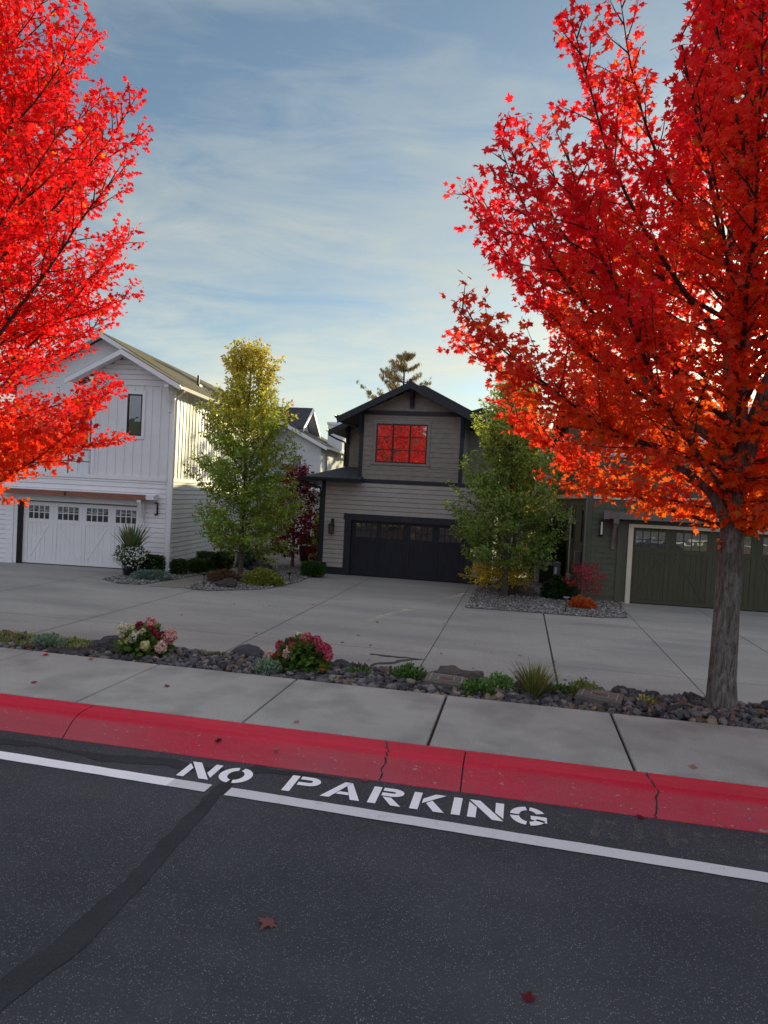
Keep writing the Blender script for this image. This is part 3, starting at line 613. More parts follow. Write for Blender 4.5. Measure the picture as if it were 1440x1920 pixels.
def grassy(name,c,r,h,n,cols,label,seed,cat='plant',wide=1.0,arch=.5,group=None,leaf=.12,width=.5):
    rg=np.random.default_rng(seed); a=rg.uniform(0,2*PI,n); k=rg.random(n)**.6; base=np.stack([np.cos(a)*k*r*.45,np.sin(a)*k*r*.45,np.zeros(n)-.01],1)+np.array(c)
    tilt=k*wide; tip=unit(np.stack([np.cos(a)*tilt,np.sin(a)*tilt,np.ones(n)],1)+rg.normal(size=(n,3))*.12); nrm=unit(np.stack([-np.cos(a),-np.sin(a),np.ones(n)*.8],1)); X,Y,Z=frames(tip,nrm)
    L_=h*rg.uniform(.6,1.15,n); S=np.stack([np.full(n,width*.1),L_,L_*arch*1.0],1)
    tv=[(-.05,0,0),(.05,0,0),(.045,.35,.0),(.035,.7,-.06),(0,1,-.2),(-.035,.7,-.06),(-.045,.35,.0)]; tf=[(0,1,2,6),(6,2,3,5),(5,3,4)]
    return tag(piece_mesh(name,base,X,Y,Z,S,np.clip(pick(rg,cols,n)*1.5,0,.9),tv,tf,M['needle']),label,cat,group)
YG=[((.16,.17,.035),3),((.09,.12,.03),3),((.26,.20,.09),1.2),((.05,.07,.02),1.5)]
grassy('ornamental_grass',(.22,6.66,.10),.16,.34,420,YG,'tall yellow-green grass tuft in the kerbside bed before the dark driveway joint',41,wide=.75,width=.9)
def mound(c,r,h,n,cols,label,seed,leaf=.035,name='ground_cover_plant',shape=(DIAM_V,DIAM_F)):
    return tag(foliage(name,c,(r,r*.8,h),n,leaf,cols,seed,tmpl=shape,up=.8,power=.45,mat='needle',spread=.5),label,'plant')
DG=[((.035,.085,.018),3),((.06,.13,.025),2),((.10,.17,.035),1)]; SG=[((.13,.19,.13),3),((.09,.14,.09),2),((.20,.25,.15),1)]; PG=[((.14,.22,.07),2),((.09,.17,.05),2)]
mound((-5.0,6.62,.10),.20,.12,700,SG,'sage green clump at the foot of the grass bank on the left',51,.04)
mound((-2.40,6.46,.10),.16,.13,800,SG,'silvery grey-green clump in front of the crimson hydrangea',52,.035)
mound((-1.52,6.72,.10),.13,.09,500,DG,'small dark green clump with upright seed spikes',53,.035)
mb=MB()
for i in range(7): mb.tube([(-1.58+.02*i,6.72,.15),(-1.585+.021*i,6.72,.235-.01*(i%3))],[.007,.009],5)
sp=mb.build('seed_spike',M['twig'],bpy.data.objects[[o.name for o in bpy.data.objects if o.name.startswith('ground_cover')][-1]])
mound((-1.02,6.74,.10),.17,.14,1100,DG,'bright green feathery mound left of the broad boulder',54,.04)
mound((-.30,6.50,.10),.17,.12,1000,DG,'deep green feathery mound right of the left utility cover',55,.04)
mound((-.12,6.74,.10),.14,.15,900,PG,'pale green feathery mound behind the deep green one',56,.04)
mound((.48,6.84,.09),.17,.07,500,DG,'low flat green patch right of the tall grass tuft',57,.035)
mound((.70,6.82,.10),.17,.14,900,[((.14,.17,.045),3),((.08,.11,.03),2),((.22,.22,.07),1)],'yellow-green mound behind the tilted utility cover',58,.04)
mound((1.24,6.62,.11),.09,.11,140,[((.25,.22,.03),3),((.10,.14,.03),2),((.45,.09,.02),1)],'tiny yellow and orange seedling among the rocks left of the maple trunk',59,.035)
# grass on the left of the strip, bits of it further right
rg=np.random.default_rng(5); P=[]
for k in range(26000):
    x=rg.uniform(-12,-4.35) if k<22500 else rg.uniform(-4.3,-2.9); y=rg.uniform(6.38,7.35) if k<22500 else rg.uniform(6.92,7.25)
    if k<22500 and y<6.45+.05*math.sin(x*3)+(max(0,x+5.2)*.45): continue
    P.append((x,y,.095 if y<7 else .095-.45*(y-7)))
P=np.array(P); n=len(P); X,Y,Z=frames(unit(rg.normal(size=(n,3))*.45+np.array([0,0,1])),unit(rg.normal(size=(n,3)))); S=np.stack([np.full(n,.09),rg.uniform(.02,.055,n),np.full(n,.03)],1)
pt=np.array([mnoise.noise(Vector((p[0]*1.5,p[1]*2.5,0))) for p in P])[:,None]
C=np.clip(lerp((.13,.22,.035),(.27,.27,.05),np.clip(pt*1.6+.4,0,1)),0,1)*rg.uniform(.9,1.9,(n,1))
tag(piece_mesh('grass_strip',P,X,Y,Z,S,C,BLADE_V,BLADE_F,M['needle']),'mossy green grass along the crest of the bank','grass',kind='stuff')
# fallen maple leaves
def fallen(x,y,z,s,rz,colr,label,group=None,tilt=.12):
    mb=MB(); mb.v=[(a*s,(b-.45)*s,c*s*.8+.12*s*((a*a)*1.5)) for a,b,c in MAPLE_V]; mb.f=list(MAPLE_F); mb.m=[0]*len(MAPLE_F)
    mb.tube([(0,-.45*s,0),(.05*s,-.8*s,.06*s)],[.012*s,.01*s],4)
    o=mb.build('fallen_leaf',M['leaf']); ca=o.data.color_attributes.new('tint','FLOAT_COLOR','POINT'); ca.data.foreach_set('color',np.tile(np.array([*colr,1],np.float32),len(mb.v)))
    o.location=(x,y,z+.012); o.rotation_euler=(tilt,-tilt,rz); return tag(o,label,'leaf',group)
fallen(-1.01,2.86,0,.085,2.9,(.34,.13,.12),'large pale red maple leaf lying alone on the asphalt')
fallen(.13,2.71,0,.055,1.2,(.20,.02,.03),'small dark red leaf near the bottom right of the asphalt')
fallen(-2.07,4.62,.09,.045,.5,(.03,.015,.015),'dark curled leaf on the red kerb above the word NO',None,.35)
fallen(-1.62,4.60,.085,.045,1.9,(.45,.18,.18),'pink leaf on the red kerb left of the hairline crack')
fallen(-.93,4.49,.0,.05,.3,(.42,.10,.13),'pink leaf in the gutter above the letter A')
fallen(.84,4.49,.0,.05,2.2,(.32,.02,.05),'crimson leaf in the gutter at the right kerb crack')
fallen(1.28,5.1,.142,.06,1.1,(.50,.27,.24),'pale pink leaf on the right pavement slab')
fallen(-1.62,5.05,.142,.045,.9,(.50,.22,.22),'pink leaf at the kerb edge of the pavement')
fallen(-3.0,5.55,.142,.055,2.5,(.30,.03,.04),'dark red leaf on the pavement in line with the cream hydrangea')
fallen(-4.1,5.25,.142,.055,.2,(.34,.03,.05),'red leaf on the far left pavement slab near the kerb')
fallen(-4.65,6.1,.142,.06,1.4,(.42,.02,.03),'bright red leaf at the rocks on the far left pavement')
fallen(-4.15,6.12,.142,.055,2.4,(.55,.15,.17),'pink red leaf at the rocks, right of the bright red one')
fallen(-5.0,6.3,.16,.065,.4,(.45,.02,.03),'red leaf on the rocks at the far left')
fallen(-3.15,6.55,.16,.06,3.4,(.50,.12,.14),'pink leaf on rocks right of the cream hydrangea')
fallen(-1.86,6.55,.16,.07,2.0,(.50,.17,.03),'orange leaf on the rocks right of the crimson hydrangea')
fallen(-.95,6.45,.16,.06,.9,(.45,.26,.17),'tan leaf on the rocks below the bright green mound')
fallen(1.55,6.7,.17,.06,1.9,(.5,.13,.04),'orange red leaf on the rocks left of the maple trunk')
q=random.Random(77)
for i in range(30):
    x=q.uniform(-8,1.5); y=q.uniform(11.6,17.5)
    fallen(x,y,G+.002,q.uniform(.04,.07),q.uniform(0,6),q.choice([(.25,.02,.03),(.10,.04,.03),(.35,.03,.04),(.06,.03,.02)]),'small dark fallen leaf scattered on the grey driveway','leaves scattered on the driveway')
# ================================================================== HOUSES
def PF(v=0):  return lambda s,z,o:(s,v-o,z)           # front face (towards -v)
def PR(u):    return lambda s,z,o:(u+o,s,z)           # right side face
def PL_(u):   return lambda s,z,o:(u-o,s,z)           # left side face
def spans(a,b,z0,z1,holes):
    sp=[(a,b)]
    for (h0,h1,k0,k1) in holes:
        if z1<=k0+1e-4 or z0>=k1-1e-4: continue
        n=[]
        for (p,q_) in sp:
            if h1<=p or h0>=q_: n.append((p,q_)); continue
            if h0>p: n.append((p,h0))
            if h1<q_: n.append((h1,q_))
        sp=n
    return sp
def lap(mb,P,a,b,z0,z1,pitch,holes=(),fn=None,t=.03,m=0,gap=.02):
    """lapped boards: every board stops short of the one above, leaving a real shadow gap"""
    zs=[z0]; t=.036
    while zs[-1]<z1-1e-3: zs.append(min(z1,zs[-1]+pitch))
    br=sorted({h[2] for h in holes}|{h[3] for h in holes})
    for za,zb0 in zip(zs,zs[1:]):
        zb=max(za+.01,zb0-gap)
        cuts=[za]+[c for c in br if za+.004<c<zb-.004]+[zb]
        for ca,cb in zip(cuts,cuts[1:]):
            A,B=(a,b) if fn is None else fn((ca+cb)/2)
            if B-A<.02: continue
            for (p,q_) in spans(A,B,ca,cb,holes):
                oa=t-.010*(ca-za)/pitch; ob=t-.010*(cb-za)/pitch
                mb.add([P(p,ca,oa),P(q_,ca,oa),P(q_,cb,ob),P(p,cb,ob),P(p,ca,-.01),P(q_,ca,-.01),P(p,cb,-.01),P(q_,cb,-.01)],[(0,1,2,3),(4,5,1,0),(3,2,7,6)],m)
def shingles(mb,P,a,b,z0,z1,pitch,holes=(),fn=None,seed=1,m=0,wr=(.11,.28),jit=.012):
    q=random.Random(seed); z=z0
    while z<z1-.01:
        zt=min(z1,z+pitch); A,B=(a,b) if fn is None else fn((z+zt)/2)
        cuts=[z]+sorted({c for h in holes for c in (h[2],h[3]) if z+.01<c<zt-.01})+[zt]
        for ci,(ca,cb) in enumerate(zip(cuts,cuts[1:])):
            for (p,q_) in spans(A,B,ca,cb,holes):
                x=p
                while x<q_-.002:
                    x2=min(q_,x+q.uniform(*wr)); j=q.uniform(-jit,jit*.4) if ci==0 else 0; t=.018+q.uniform(-.003,.003)
                    mb.add([P(x,ca+j,t),P(x2-.003,ca+j,t),P(x2-.003,cb,.004),P(x,cb,.004),P(x,ca+j,-.005),P(x2-.003,ca+j,-.005),P(x,cb,-.002),P(x2-.003,cb,-.002)],[(0,1,2,3),(4,5,1,0),(0,3,6,4),(1,5,7,2)],m); x=x2
        z=zt
def skin(mb,a,b,z0,z1,holes,v0,v1,m=0):
    zc=sorted({z0,z1}|{min(max(h[i],z0),z1) for h in holes for i in (2,3)})
    for za,zb in zip(zc,zc[1:]):
        for p,q_ in spans(a,b,za,zb,holes): mb.box(p,q_,v0,v1,za,zb,m)
def battens(mb,P,a,b,z0,z1,step,holes=(),fn=None,wd=.05,t=.022,m=0,start=.0):
    s=a+start+step*.5
    while s<b:
        top=z1 if fn is None else min(z1,fn(s)); cur=z0
        for h in sorted(holes,key=lambda h:h[2]):
            if h[0]-wd/2<s<h[1]+wd/2:
                if h[2]>cur: vert(mb,P,s,wd,cur,h[2],t,m)
                cur=max(cur,h[3])
        if cur<top: vert(mb,P,s,wd,cur,top,t,m)
        s+=step
def vert(mb,P,s,wd,z0,z1,t,m=0): pbox(mb,P,s-wd/2,s+wd/2,z0,z1,0,t,m)
def pbox(mb,P,a,b,z0,z1,o0,o1,m=0):
    c=[P(a,z0,o0),P(b,z0,o0),P(b,z1,o0),P(a,z1,o0),P(a,z0,o1),P(b,z0,o1),P(b,z1,o1),P(a,z1,o1)]
    mb.add(c,[(0,3,2,1),(4,5,6,7),(0,1,5,4),(1,2,6,5),(2,3,7,6),(3,0,4,7)],m)
def slab(mb,a,b,c,d,t,m=0):
    """roof plane through four corners, thickness t downwards"""
    lo=[(p[0],p[1],p[2]-t) for p in (a,b,c,d)]
    mb.add([a,b,c,d]+lo,[(0,1,2,3),(7,6,5,4),(0,4,5,1),(1,5,6,2),(2,6,7,3),(3,7,4,0)],m)
def gable(ur,zr,ul,ur2,slope,v0,v1,t=.10):
    mb=MB(); slab(mb,(ur,v0,zr),(ur,v1,zr),(ul,v1,zr-slope*(ur-ul)),(ul,v0,zr-slope*(ur-ul)),t); slab(mb,(ur,v0,zr),(ur2,v0,zr-slope*(ur2-ur)),(ur2,v1,zr-slope*(ur2-ur)),(ur,v1,zr),t); return mb
def rake(mb,ur,zr,ue,slope,v,th,drop=0.0,w_=.045,m=0):
    """fascia board along a gable edge"""
    ze=zr-slope*abs(ue-ur); a=[(ur,v-w_,zr-drop),(ue,v-w_,ze-drop),(ue,v-w_,ze-drop-th),(ur,v-w_,zr-drop-th)]
    if ue<ur: a=a[::-1]
    mb.prism(a,(0,w_,0),m)
def win(parent,P,a,b,z0,z1,nx,nz,fr,gl,trim=None,tw=.09,name='window',fw_=.045,inset=0.02,sill=True,mt=.02):
    mb=MB(); o=.035
    for q_ in ((a,b,z0,z0+fw_),(a,b,z1-fw_,z1),(a,a+fw_,z0+fw_,z1-fw_),(b-fw_,b,z0+fw_,z1-fw_)): pbox(mb,P,*q_,-.03,o)
    for i in range(1,nx): c=a+(b-a)*i/nx; k=mt*(1.6 if nx==3 else 1); pbox(mb,P,c-k,c+k,z0+fw_,z1-fw_,-.02,o-.006)
    for j in range(1,nz): c=z0+(z1-z0)*j/nz; pbox(mb,P,a+fw_,b-fw_,c-mt*.7,c+mt*.7,-.02,o-.012)
    wn=mb.build(name,fr,parent)
    mb=MB(); c=[P(a+.01,z0+.01,.005),P(b-.01,z0+.01,.005),P(b-.01,z1-.01,.005),P(a+.01,z1-.01,.005)]; mb.add(c,[(0,1,2,3)]); mb.build('pane',gl,wn)
    if trim:
        mb=MB(); 
        for q_ in ((a-tw,a-.002,z0,z1),(b+.002,b+tw,z0,z1),(a-tw,b+tw,z1+.002,z1+tw)): pbox(mb,P,*q_,-.01,.04)
        if sill: pbox(mb,P,a-tw-.04,b+tw+.04,z0-tw*.8,z0-.002,-.01,.07)
        else: pbox(mb,P,a-tw,b+tw,z0-tw,z0-.002,-.01,.04)
        mb.build('casing',trim,wn)
    return wn
def brace(parent,P,s,wd,z0,z1,depth,mat,name='bracket'):
    mb=MB(); pbox(mb,P,s-wd/2,s+wd/2,z0,z1,.0,.07); pbox(mb,P,s-wd/2,s+wd/2,z1-.09,z1,.072,depth)
    h=wd*.38; a=[P(s-h,z0+.06,.07),P(s-h,z0+.16,.07),P(s-h,z1-.09,depth-.04),P(s-h,z1-.09,depth-.15)]; b=[P(s+h,z0+.06,.07),P(s+h,z0+.16,.07),P(s+h,z1-.09,depth-.04),P(s+h,z1-.09,depth-.15)]
    mb.add(a+b,[(0,1,2,3),(7,6,5,4),(0,4,5,1),(1,5,6,2),(2,6,7,3),(3,7,4,0)]); return mb.build(name,mat,parent)
def gdoor(parent,a,b,z0,z1,v,mat,gl,gz0,gz1,groups,diag,boards):
    """garage door, front face at v; groups = (u0,u1) of each glazed panel"""
    P=PF(v); mb=MB(); pbox(mb,P,a,b,z0,z1,-.05,0)
    t=.022; n=len(groups); edges=[a]+[(groups[i][1]+groups[i+1][0])/2 for i in range(n-1)]+[b]
    pbox(mb,P,a,b,z0,z0+.11,.001,t); pbox(mb,P,a,b,gz1,z1,.001,t)
    pbox(mb,P,a,b,gz0-.12,gz0,.001,t)
    for i in range(n):
        g0,g1=groups[i]; e0,e1=edges[i],edges[i+1]
        for (p,q_) in ((e0+.003,g0),(g1,e1-.003)): pbox(mb,P,p,q_,z0+.11,gz0-.12,.001,t); pbox(mb,P,p,q_,gz0,gz1,.001,t)
        k=boards
        for j in range(k):       # vertical boards with open grooves
            p=g0+(g1-g0)*j/k+.006; q_=g0+(g1-g0)*(j+1)/k-.006; pbox(mb,P,p,q_,z0+.112,gz0-.122,.001,.009)
        if diag:
            zz0,zz1=z0+.14,gz0-.15; w_=.05; s=1 if diag[i]=='/' else -1
            x0,x1=(g0+.02,g1-.02) if s==1 else (g1-.02,g0+.02)
            d=Vector((x1-x0,zz1-zz0)).normalized(); nx_,nz_=-d.y*w_,d.x*w_
            c=[(x0+nx_,zz0+nz_),(x1+nx_,zz1+nz_),(x1-nx_,zz1-nz_),(x0-nx_,zz0-nz_)]
            c=[(min(max(x,g0+.003),g1-.003),min(max(z_,z0+.115),gz0-.125)) for x,z_ in c]
            mb.add([P(x,z_,.01) for x,z_ in c]+[P(x,z_,.02) for x,z_ in c],[(4,5,6,7),(0,1,5,4),(1,2,6,5),(2,3,7,6),(3,0,4,7)])
    d=mb.build('garage_door',mat,parent)
    for g0,g1 in groups:
        mb=MB(); mb.add([P(g0,gz0,.004),P(g1,gz0,.004),P(g1,gz1,.004),P(g0,gz1,.004)],[(0,1,2,3)],1)
        for q_ in ((g0,g1,gz0,gz0+.02),(g0,g1,gz1-.02,gz1),(g0,g0+.02,gz0+.02,gz1-.02),(g1-.02,g1,gz0+.02,gz1-.02)): pbox(mb,P,*q_,.005,.026)
        for j in (1,2,3): c=g0+(g1-g0)*j/4; pbox(mb,P,c-.013,c+.013,gz0+.02,gz1-.02,.005,.022)
        c=(gz0+gz1)/2; pbox(mb,P,g0+.02,g1-.02,c-.013,c+.013,.005,.020)
        mb.build('garage_window',[mat,gl],d)
    mb=MB(); pbox(mb,P,a+.0,b,z0-.03,z0,-.03,.01); mb.build('door_seal',M['wire'],d)
    return d
def text_mesh(s,size,mat,parent,loc,rot,name='house_number',ext=.006):
    cu=bpy.data.curves.new('t','FONT'); cu.body=s; cu.size=size; cu.extrude=ext; cu.align_x='CENTER'; to=bpy.data.objects.new('t',cu); col.objects.link(to)
    dg=bpy.context.evaluated_depsgraph_get(); me=bpy.data.meshes.new_from_object(to.evaluated_get(dg)); bpy.data.objects.remove(to); bpy.data.curves.remove(cu)
    me.materials.clear(); me.materials.append(mat); o=bpy.data.objects.new(name,me); col.objects.link(o); o.parent=parent; o.location=loc; o.rotation_euler=rot; return o
# ------------------------------------------------------------------ white farmhouse (local u to the right, v back, measured from its right front corner)
Z0=G
def HB(): return MB((0,0,Z0))      # houses stand on the driveway level: local z = world z - Z0
H1=empty('white_house',(-11.57,21.15,Z0),R(6.2),'two storey white farmhouse with small tall window over a white garage door, on the left','house')
gh=(-5.41,-1.15,Z0-.1,1.14)
mb=HB(); mb.box(-9.5,-.02,.16,14,Z0-.1,2.06); mb.box(-2.83,-.02,.16,2.2,2.06,5.0); mb.box(-6.2,-.02,1.16,14,2.06,5.1)
skin(mb,-9.5,-.02,Z0-.1,2.06,[gh],.0,.16); mb.box(-2.83,-.02,.0,.16,2.06,5.0); mb.box(-6.2,-2.83,1.0,1.16,2.06,5.1)
mb.prism([(-2.83,.0,5.0),(-.02,.0,5.0),(-.02,.0,5.25),(-1.7,.0,6.15),(-2.83,.0,5.6)],(0,1.2,0))
mb.prism([(-6.2,1.0,5.1),(-.02,1.0,5.1),(-.02,1.0,5.25),(-3.1,1.0,6.95),(-6.2,1.0,5.25)],(0,13,0)); mb.build('wall',M['white'],H1)
mb=HB(); P=PF(0)
lap(mb,P,-9.5,-.14,Z0,2.0,.165,[(-5.55,-1.06,Z0-.1,1.2)],t=.022); lap(mb,P,-2.8,-.1,5.4,6.2,.165,fn=lambda z:(max(-2.8,-1.7-(6.2-z)/.53),min(-.1,-1.7+(6.2-z)/.53)))
P2_=PR(-.02); lap(mb,P2_,.12,14,Z0,2.0,.165,t=.022)
mb.build('lap_siding',M['white'],H1)
mb=HB(); wh=[(-1.74,-1.0,3.38,5.02)]
battens(mb,P,-2.8,-.12,2.15,5.2,.305,wh,start=.02); battens(mb,P2_,.12,5.2,2.13,5.1,.30); battens(mb,P2_,5.2,14,2.13,5.1,.30); battens(mb,PF(1.0),-6.1,-2.9,2.15,5.2,.4)
pbox(mb,P,-2.8,-.12,4.22,4.225,0,.004); pbox(mb,P,-2.8,-.12,5.2,5.38,.0,.03); mb.build('batten_siding',M['white'],H1)
mb=HB(); pbox(mb,P,-.13,.02,Z0,5.12,-.1,.035); pbox(mb,P2_,-.02,.12,Z0,5.1,.001,.034); pbox(mb,P,-9.5,-.14,2.0,2.14,0,.05); pbox(mb,P2_,.125,14,2.0,2.13,0,.045); pbox(mb,P,-2.86,-2.74,2.15,5.5,-.1,.03); pbox(mb,P,-5.83,-5.55,Z0,1.2,0,.03); pbox(mb,P,-6.2,-6.08,2.15,5.2,-1.0,-.9)
mb.build('corner_trim',M['white_trim'],H1)
mb=HB(); pbox(mb,P,-5.41,-5.25,Z0,1.14,-.16,.012); pbox(mb,P,-5.25,-1.15,1.115,1.14,-.12,.0); mb.build('door_jamb',M['black'],H1)
mb=HB(); pbox(mb,P,-1.145,-1.06,Z0,1.2,-.02,.035); pbox(mb,P,-5.41,-1.06,1.145,1.36,-.02,.03); mb.build('door_casing',M['white_trim'],H1)
d=gdoor(H1,-5.25,-1.15,Z0+.03,1.11,.10,M['white_door'],M['glass_d'],.50,.99,[(-5.08,-4.30),(-4.03,-3.24),(-3.00,-2.19),(-1.96,-1.19)],'/\\/\\',5)
for o in [d]+list(d.children): 
    for v in o.data.vertices: v.co.z-=Z0
mb=HB(); mb.box(-5.9,-.70,-.42,-.28,1.36,1.525); mb.build('timber_beam',M['brown_beam'],H1)
mb=HB(); mb.box(-.70,-.42,-.40,-.001,1.37,1.53); mb.box(-6.0,-.42,-.275,-.001,1.505,1.55); mb.build('beam_end',M['white_trim'],H1)
def zfix(o):
    for x in [o]+list(o.children):
        for v in x.data.vertices: v.co.z-=Z0
    return o
zfix(brace(H1,P,-.93,.14,.50,1.36,.40,M['white_trim'])); zfix(brace(H1,P,-.14,.15,4.35,5.22,.42,M['white_trim'])); zfix(brace(H1,P,-2.72,.15,4.35,5.38,.42,M['white_trim']))
zfix(win(H1,P,-1.63,-1.11,3.5,4.9,1,1,M['frame'],M['glass_w'],M['white_trim'],.10,sill=False)); 
w2=win(H1,PF(1.0),-4.4,-3.3,3.1,4.75,2,1,M['frame'],M['glass_w'],M['white_trim'],.1); zfix(w2)
mb=gable(-1.7,6.34,-3.62,.36,.54,-.46,.60,.09); mb.o=(0,0,0); mb.v=[(x,y,z-Z0) for x,y,z in mb.v]
m2=gable(-3.1,7.15,-6.9,.36,.555,.62,14.5,.09); b_=len(mb.v); mb.v+=[(x,y,z-Z0) for x,y,z in m2.v]; mb.f+=[tuple(b_+i for i in f) for f in m2.f]; mb.m+=m2.m
rf=mb.build('roof',M['roof_olive'],H1)
for a_ in ((-1.7,6.31,-3.62,.54,-.46,.17),(-1.7,6.31,.36,.54,-.46,.17),(-3.1,7.12,-6.9,.555,.62,.17),(-3.1,7.12,.30,.555,.62,.17)):
    mb=HB(); rake(mb,*a_); mb.build('rake_board',M['white_trim'],rf)
mb=HB(); 
for a,b,c,s_,v0,v1 in ((-1.7,6.34,-3.55,.54,-.44,.0),(-1.7,6.34,.30,.54,-.44,.0),(-3.1,7.15,-6.8,.555,.64,1.0),(-3.1,7.15,.30,.555,.64,14.4)):
    e=b-s_*abs(c-a); mb.prism([(a,v0,b-.12),(c,v0,e-.12),(c,v0,e-.135),(a,v0,b-.135)],(0,v1-v0,0))
mb.build('soffit',M['white'],rf)
def gutter(parent,u,v0,v1,z,mat,axis='v',w_=.11,name='gutter',zo=None):
    mb=HB() if zo is None else MB((0,0,zo)); p=[(0,0),(0,.10),(.012,.10),(.012,.015),(w_-.03,.015),(w_-.012,.10),(w_,.10),(w_-.02,0)]
    if axis=='v': mb.prism([(u+a,v0,z+b) for a,b in p],(0,v1-v0,0))
    else: mb.prism([(v0,u-a,z+b) for a,b in p],(v1-v0,0,0))
    return mb.build(name,mat,parent)
g_=gutter(H1,.37,-.46,14.3,5.05,M['gutter_w'])
mb=HB(); mb.tube([(.42,-.30,5.06),(.42,-.30,4.99),(.30,-.18,4.90),(.14,-.09,4.84),(.075,-.075,4.74),(.07,-.075,2.2),(.07,-.085,-.9),(.09,-.16,-.99)],.035,6); mb.build('downspout',M['gutter_w'],H1)
mb=HB(); mb.tube([(-1.0,4.7,5.9),(-1.0,4.7,6.38)],.045,10); mb.box(-1.12,-.88,4.56,4.84,5.93,6.0); mb.build('vent_pipe',M['black'],rf)
mb=HB(); 
for q_ in ((-.50,-.40,.88,.91),(-.50,-.40,1.25,1.28),(-.42,-.40,.91,1.25)): pbox(mb,P,*q_,.022,.14)
pbox(mb,P,-.50,-.47,.84,1.30,.022,.05); wl=mb.build('wall_lamp',M['black'],H1)
M['milk']=paint('frosted_lamp_glass',(.62,.62,.62),.03,.3,3); mb=HB(); pbox(mb,P,-.468,-.425,.915,1.245,.03,.12); mb.build('lamp_glass',M['milk'],wl)
text_mesh('0',.16,M['black'],H1,(-3.49,-.43,1.375-Z0),(PI/2,0,0))
mb=HB(); 
for z_ in (2.55,2.95): mb.tube([(-6.1,.06,z_),(-2.9,.06,z_)],.015,6)
for i in range(5): mb.tube([(-6.1+.8*i,.06,2.14),(-6.1+.8*i,.06,2.97)],.02,6)
mb.build('railing',M['black'],H1)
# ------------------------------------------------------------------ grey-brown house, parallel to the street (world coordinates, origin at its left front corner)
H2=empty('grey_house',(-7.15,24.05,Z0),0,'taupe grey two storey house with dark garage door and nine-pane window reflecting red leaves','house')
def GB(): return MB((-7.15,24.05,Z0))
def WF(Y): return lambda s,z,o:(s+7.15,Y-24.05-o,z-Z0)
P=WF(24.05)
mb=GB(); dh=(-6.0,-1.79,Z0-.1,.97); mb.box(-7.1,-.95,24.21,34,Z0-.1,2.42); skin(mb,-7.1,-.95,Z0-.1,2.42,[dh],24.05,24.21); mb.box(-5.83,-2.08,24.05,27,2.42,4.86); mb.box(-6.95,-.9,26.5,34,2.42,4.86)
mb.prism([(-5.83,24.05,4.86),(-2.08,24.05,4.86),(-3.955,24.05,5.72)],(0,2,0)); mb.prism([(-6.95,26.5,4.55),(-.9,26.5,4.55),(-3.9,26.5,6.0)],(0,8,0)); mb.build('wall',M['taupe'],H2)
def WR(s,z,o): return P(s,z,o)
mb=MB(); lap(mb,P,-7.0,-1.05,-.78,2.34,.165,[(-6.23,-1.55,Z0-.1,1.18)],t=.024); mb.build('lap_siding',M['taupe'],H2)
mb=MB(); shingles(mb,P,-5.70,-2.20,2.48,4.80,.172,[(-5.34,-3.25,2.93,4.62)],seed=4,jit=.006,wr=(.2,.45)); shingles(mb,P,-5.7,-2.2,4.95,5.7,.172,fn=lambda z:(-3.955-(5.72-z)/.47,-3.955+(5.72-z)/.47),seed=5,jit=.006,wr=(.2,.45))
mb.build('shingle_siding',M['taupe_sh'],H2)
mb=MB(); shingles(mb,WF(26.5),-6.88,-5.85,2.9,4.6,.172,seed=6); mb.build('shingle_siding',M['taupe_sh'],H2)
mb=MB()
for a in ((-7.15,-7.0,Z0,2.34,-.05,.04),(-1.05,-.9,Z0,2.34,-.05,.04),(-7.0,-6.235,Z0,-.78,-.01,.038),(-1.55,-1.05,Z0,-.78,-.01,.038),(-5.68,-.9,2.34,2.48,-.01,.04),(-5.83,-5.69,2.48,4.80,-.01,.045),(-2.21,-2.07,2.48,4.80,-.01,.045),(-5.86,-2.05,4.80,4.945,-.01,.05)): pbox(mb,P,*a)
mb.build('corner_trim',M['navy'],H2)
mb=MB(); pbox(mb,WF(26.5),-6.97,-6.84,2.5,4.7,-.02,.04); mb.build('corner_trim',M['navy'],H2)
mb=MB()
for a in ((-6.23,-5.985,Z0,.975),(-1.795,-1.55,Z0,.975),(-6.27,-1.51,.975,1.19)): pbox(mb,P,*a,-.12,.05)
dc=mb.build('door_casing',M['navy'],H2)
M['num']=paint('bronze_number_metal',(.10,.095,.09),.1,.35,5,metal=.3)
text_mesh('1010',.17,M['num'],H2,(-3.96+7.15,-.056,1.03-Z0),(PI/2,0,0))
def shift(o,dx,dy,dz):
    for x in [o]+list(o.children):
        for v in x.data.vertices: v.co.x+=dx; v.co.y+=dy; v.co.z+=dz
    return o
shift(gdoor(H2,-5.985,-1.795,Z0+.03,.96,24.14,M['navy_door'],M['glass_d'],.36,.88,[(-5.84,-5.04),(-4.90,-4.06),(-3.83,-3.00),(-2.80,-1.95)],None,5),7.15,-24.05,-Z0)
win(H2,P,-5.22,-3.37,3.09,4.48,3,3,M['frame'],M['glass'],M['taupe_sh'],.10,mt=.018)
sl=.498
def tr_(mb,o): mb.v=[(x-o[0],y-o[1],z-o[2]) for x,y,z in mb.v]; return mb
O2=(-7.15,24.05,Z0)
mb=MB()
for (ur,zr,ul,ue,v0,v1) in ((-3.98,5.93,-6.55,-1.41,23.52,25.98),(-3.9,6.22,-7.56,-.24,26.0,34.6)):
    g0=gable(ur,zr,ul,ue,sl,v0,v1,.11); b_=len(mb.v); mb.v+=g0.v; mb.f+=[tuple(b_+i for i in f) for f in g0.f]; mb.m+=g0.m
rf2=tr_(mb,O2).build('roof',M['roof_dark'],H2)
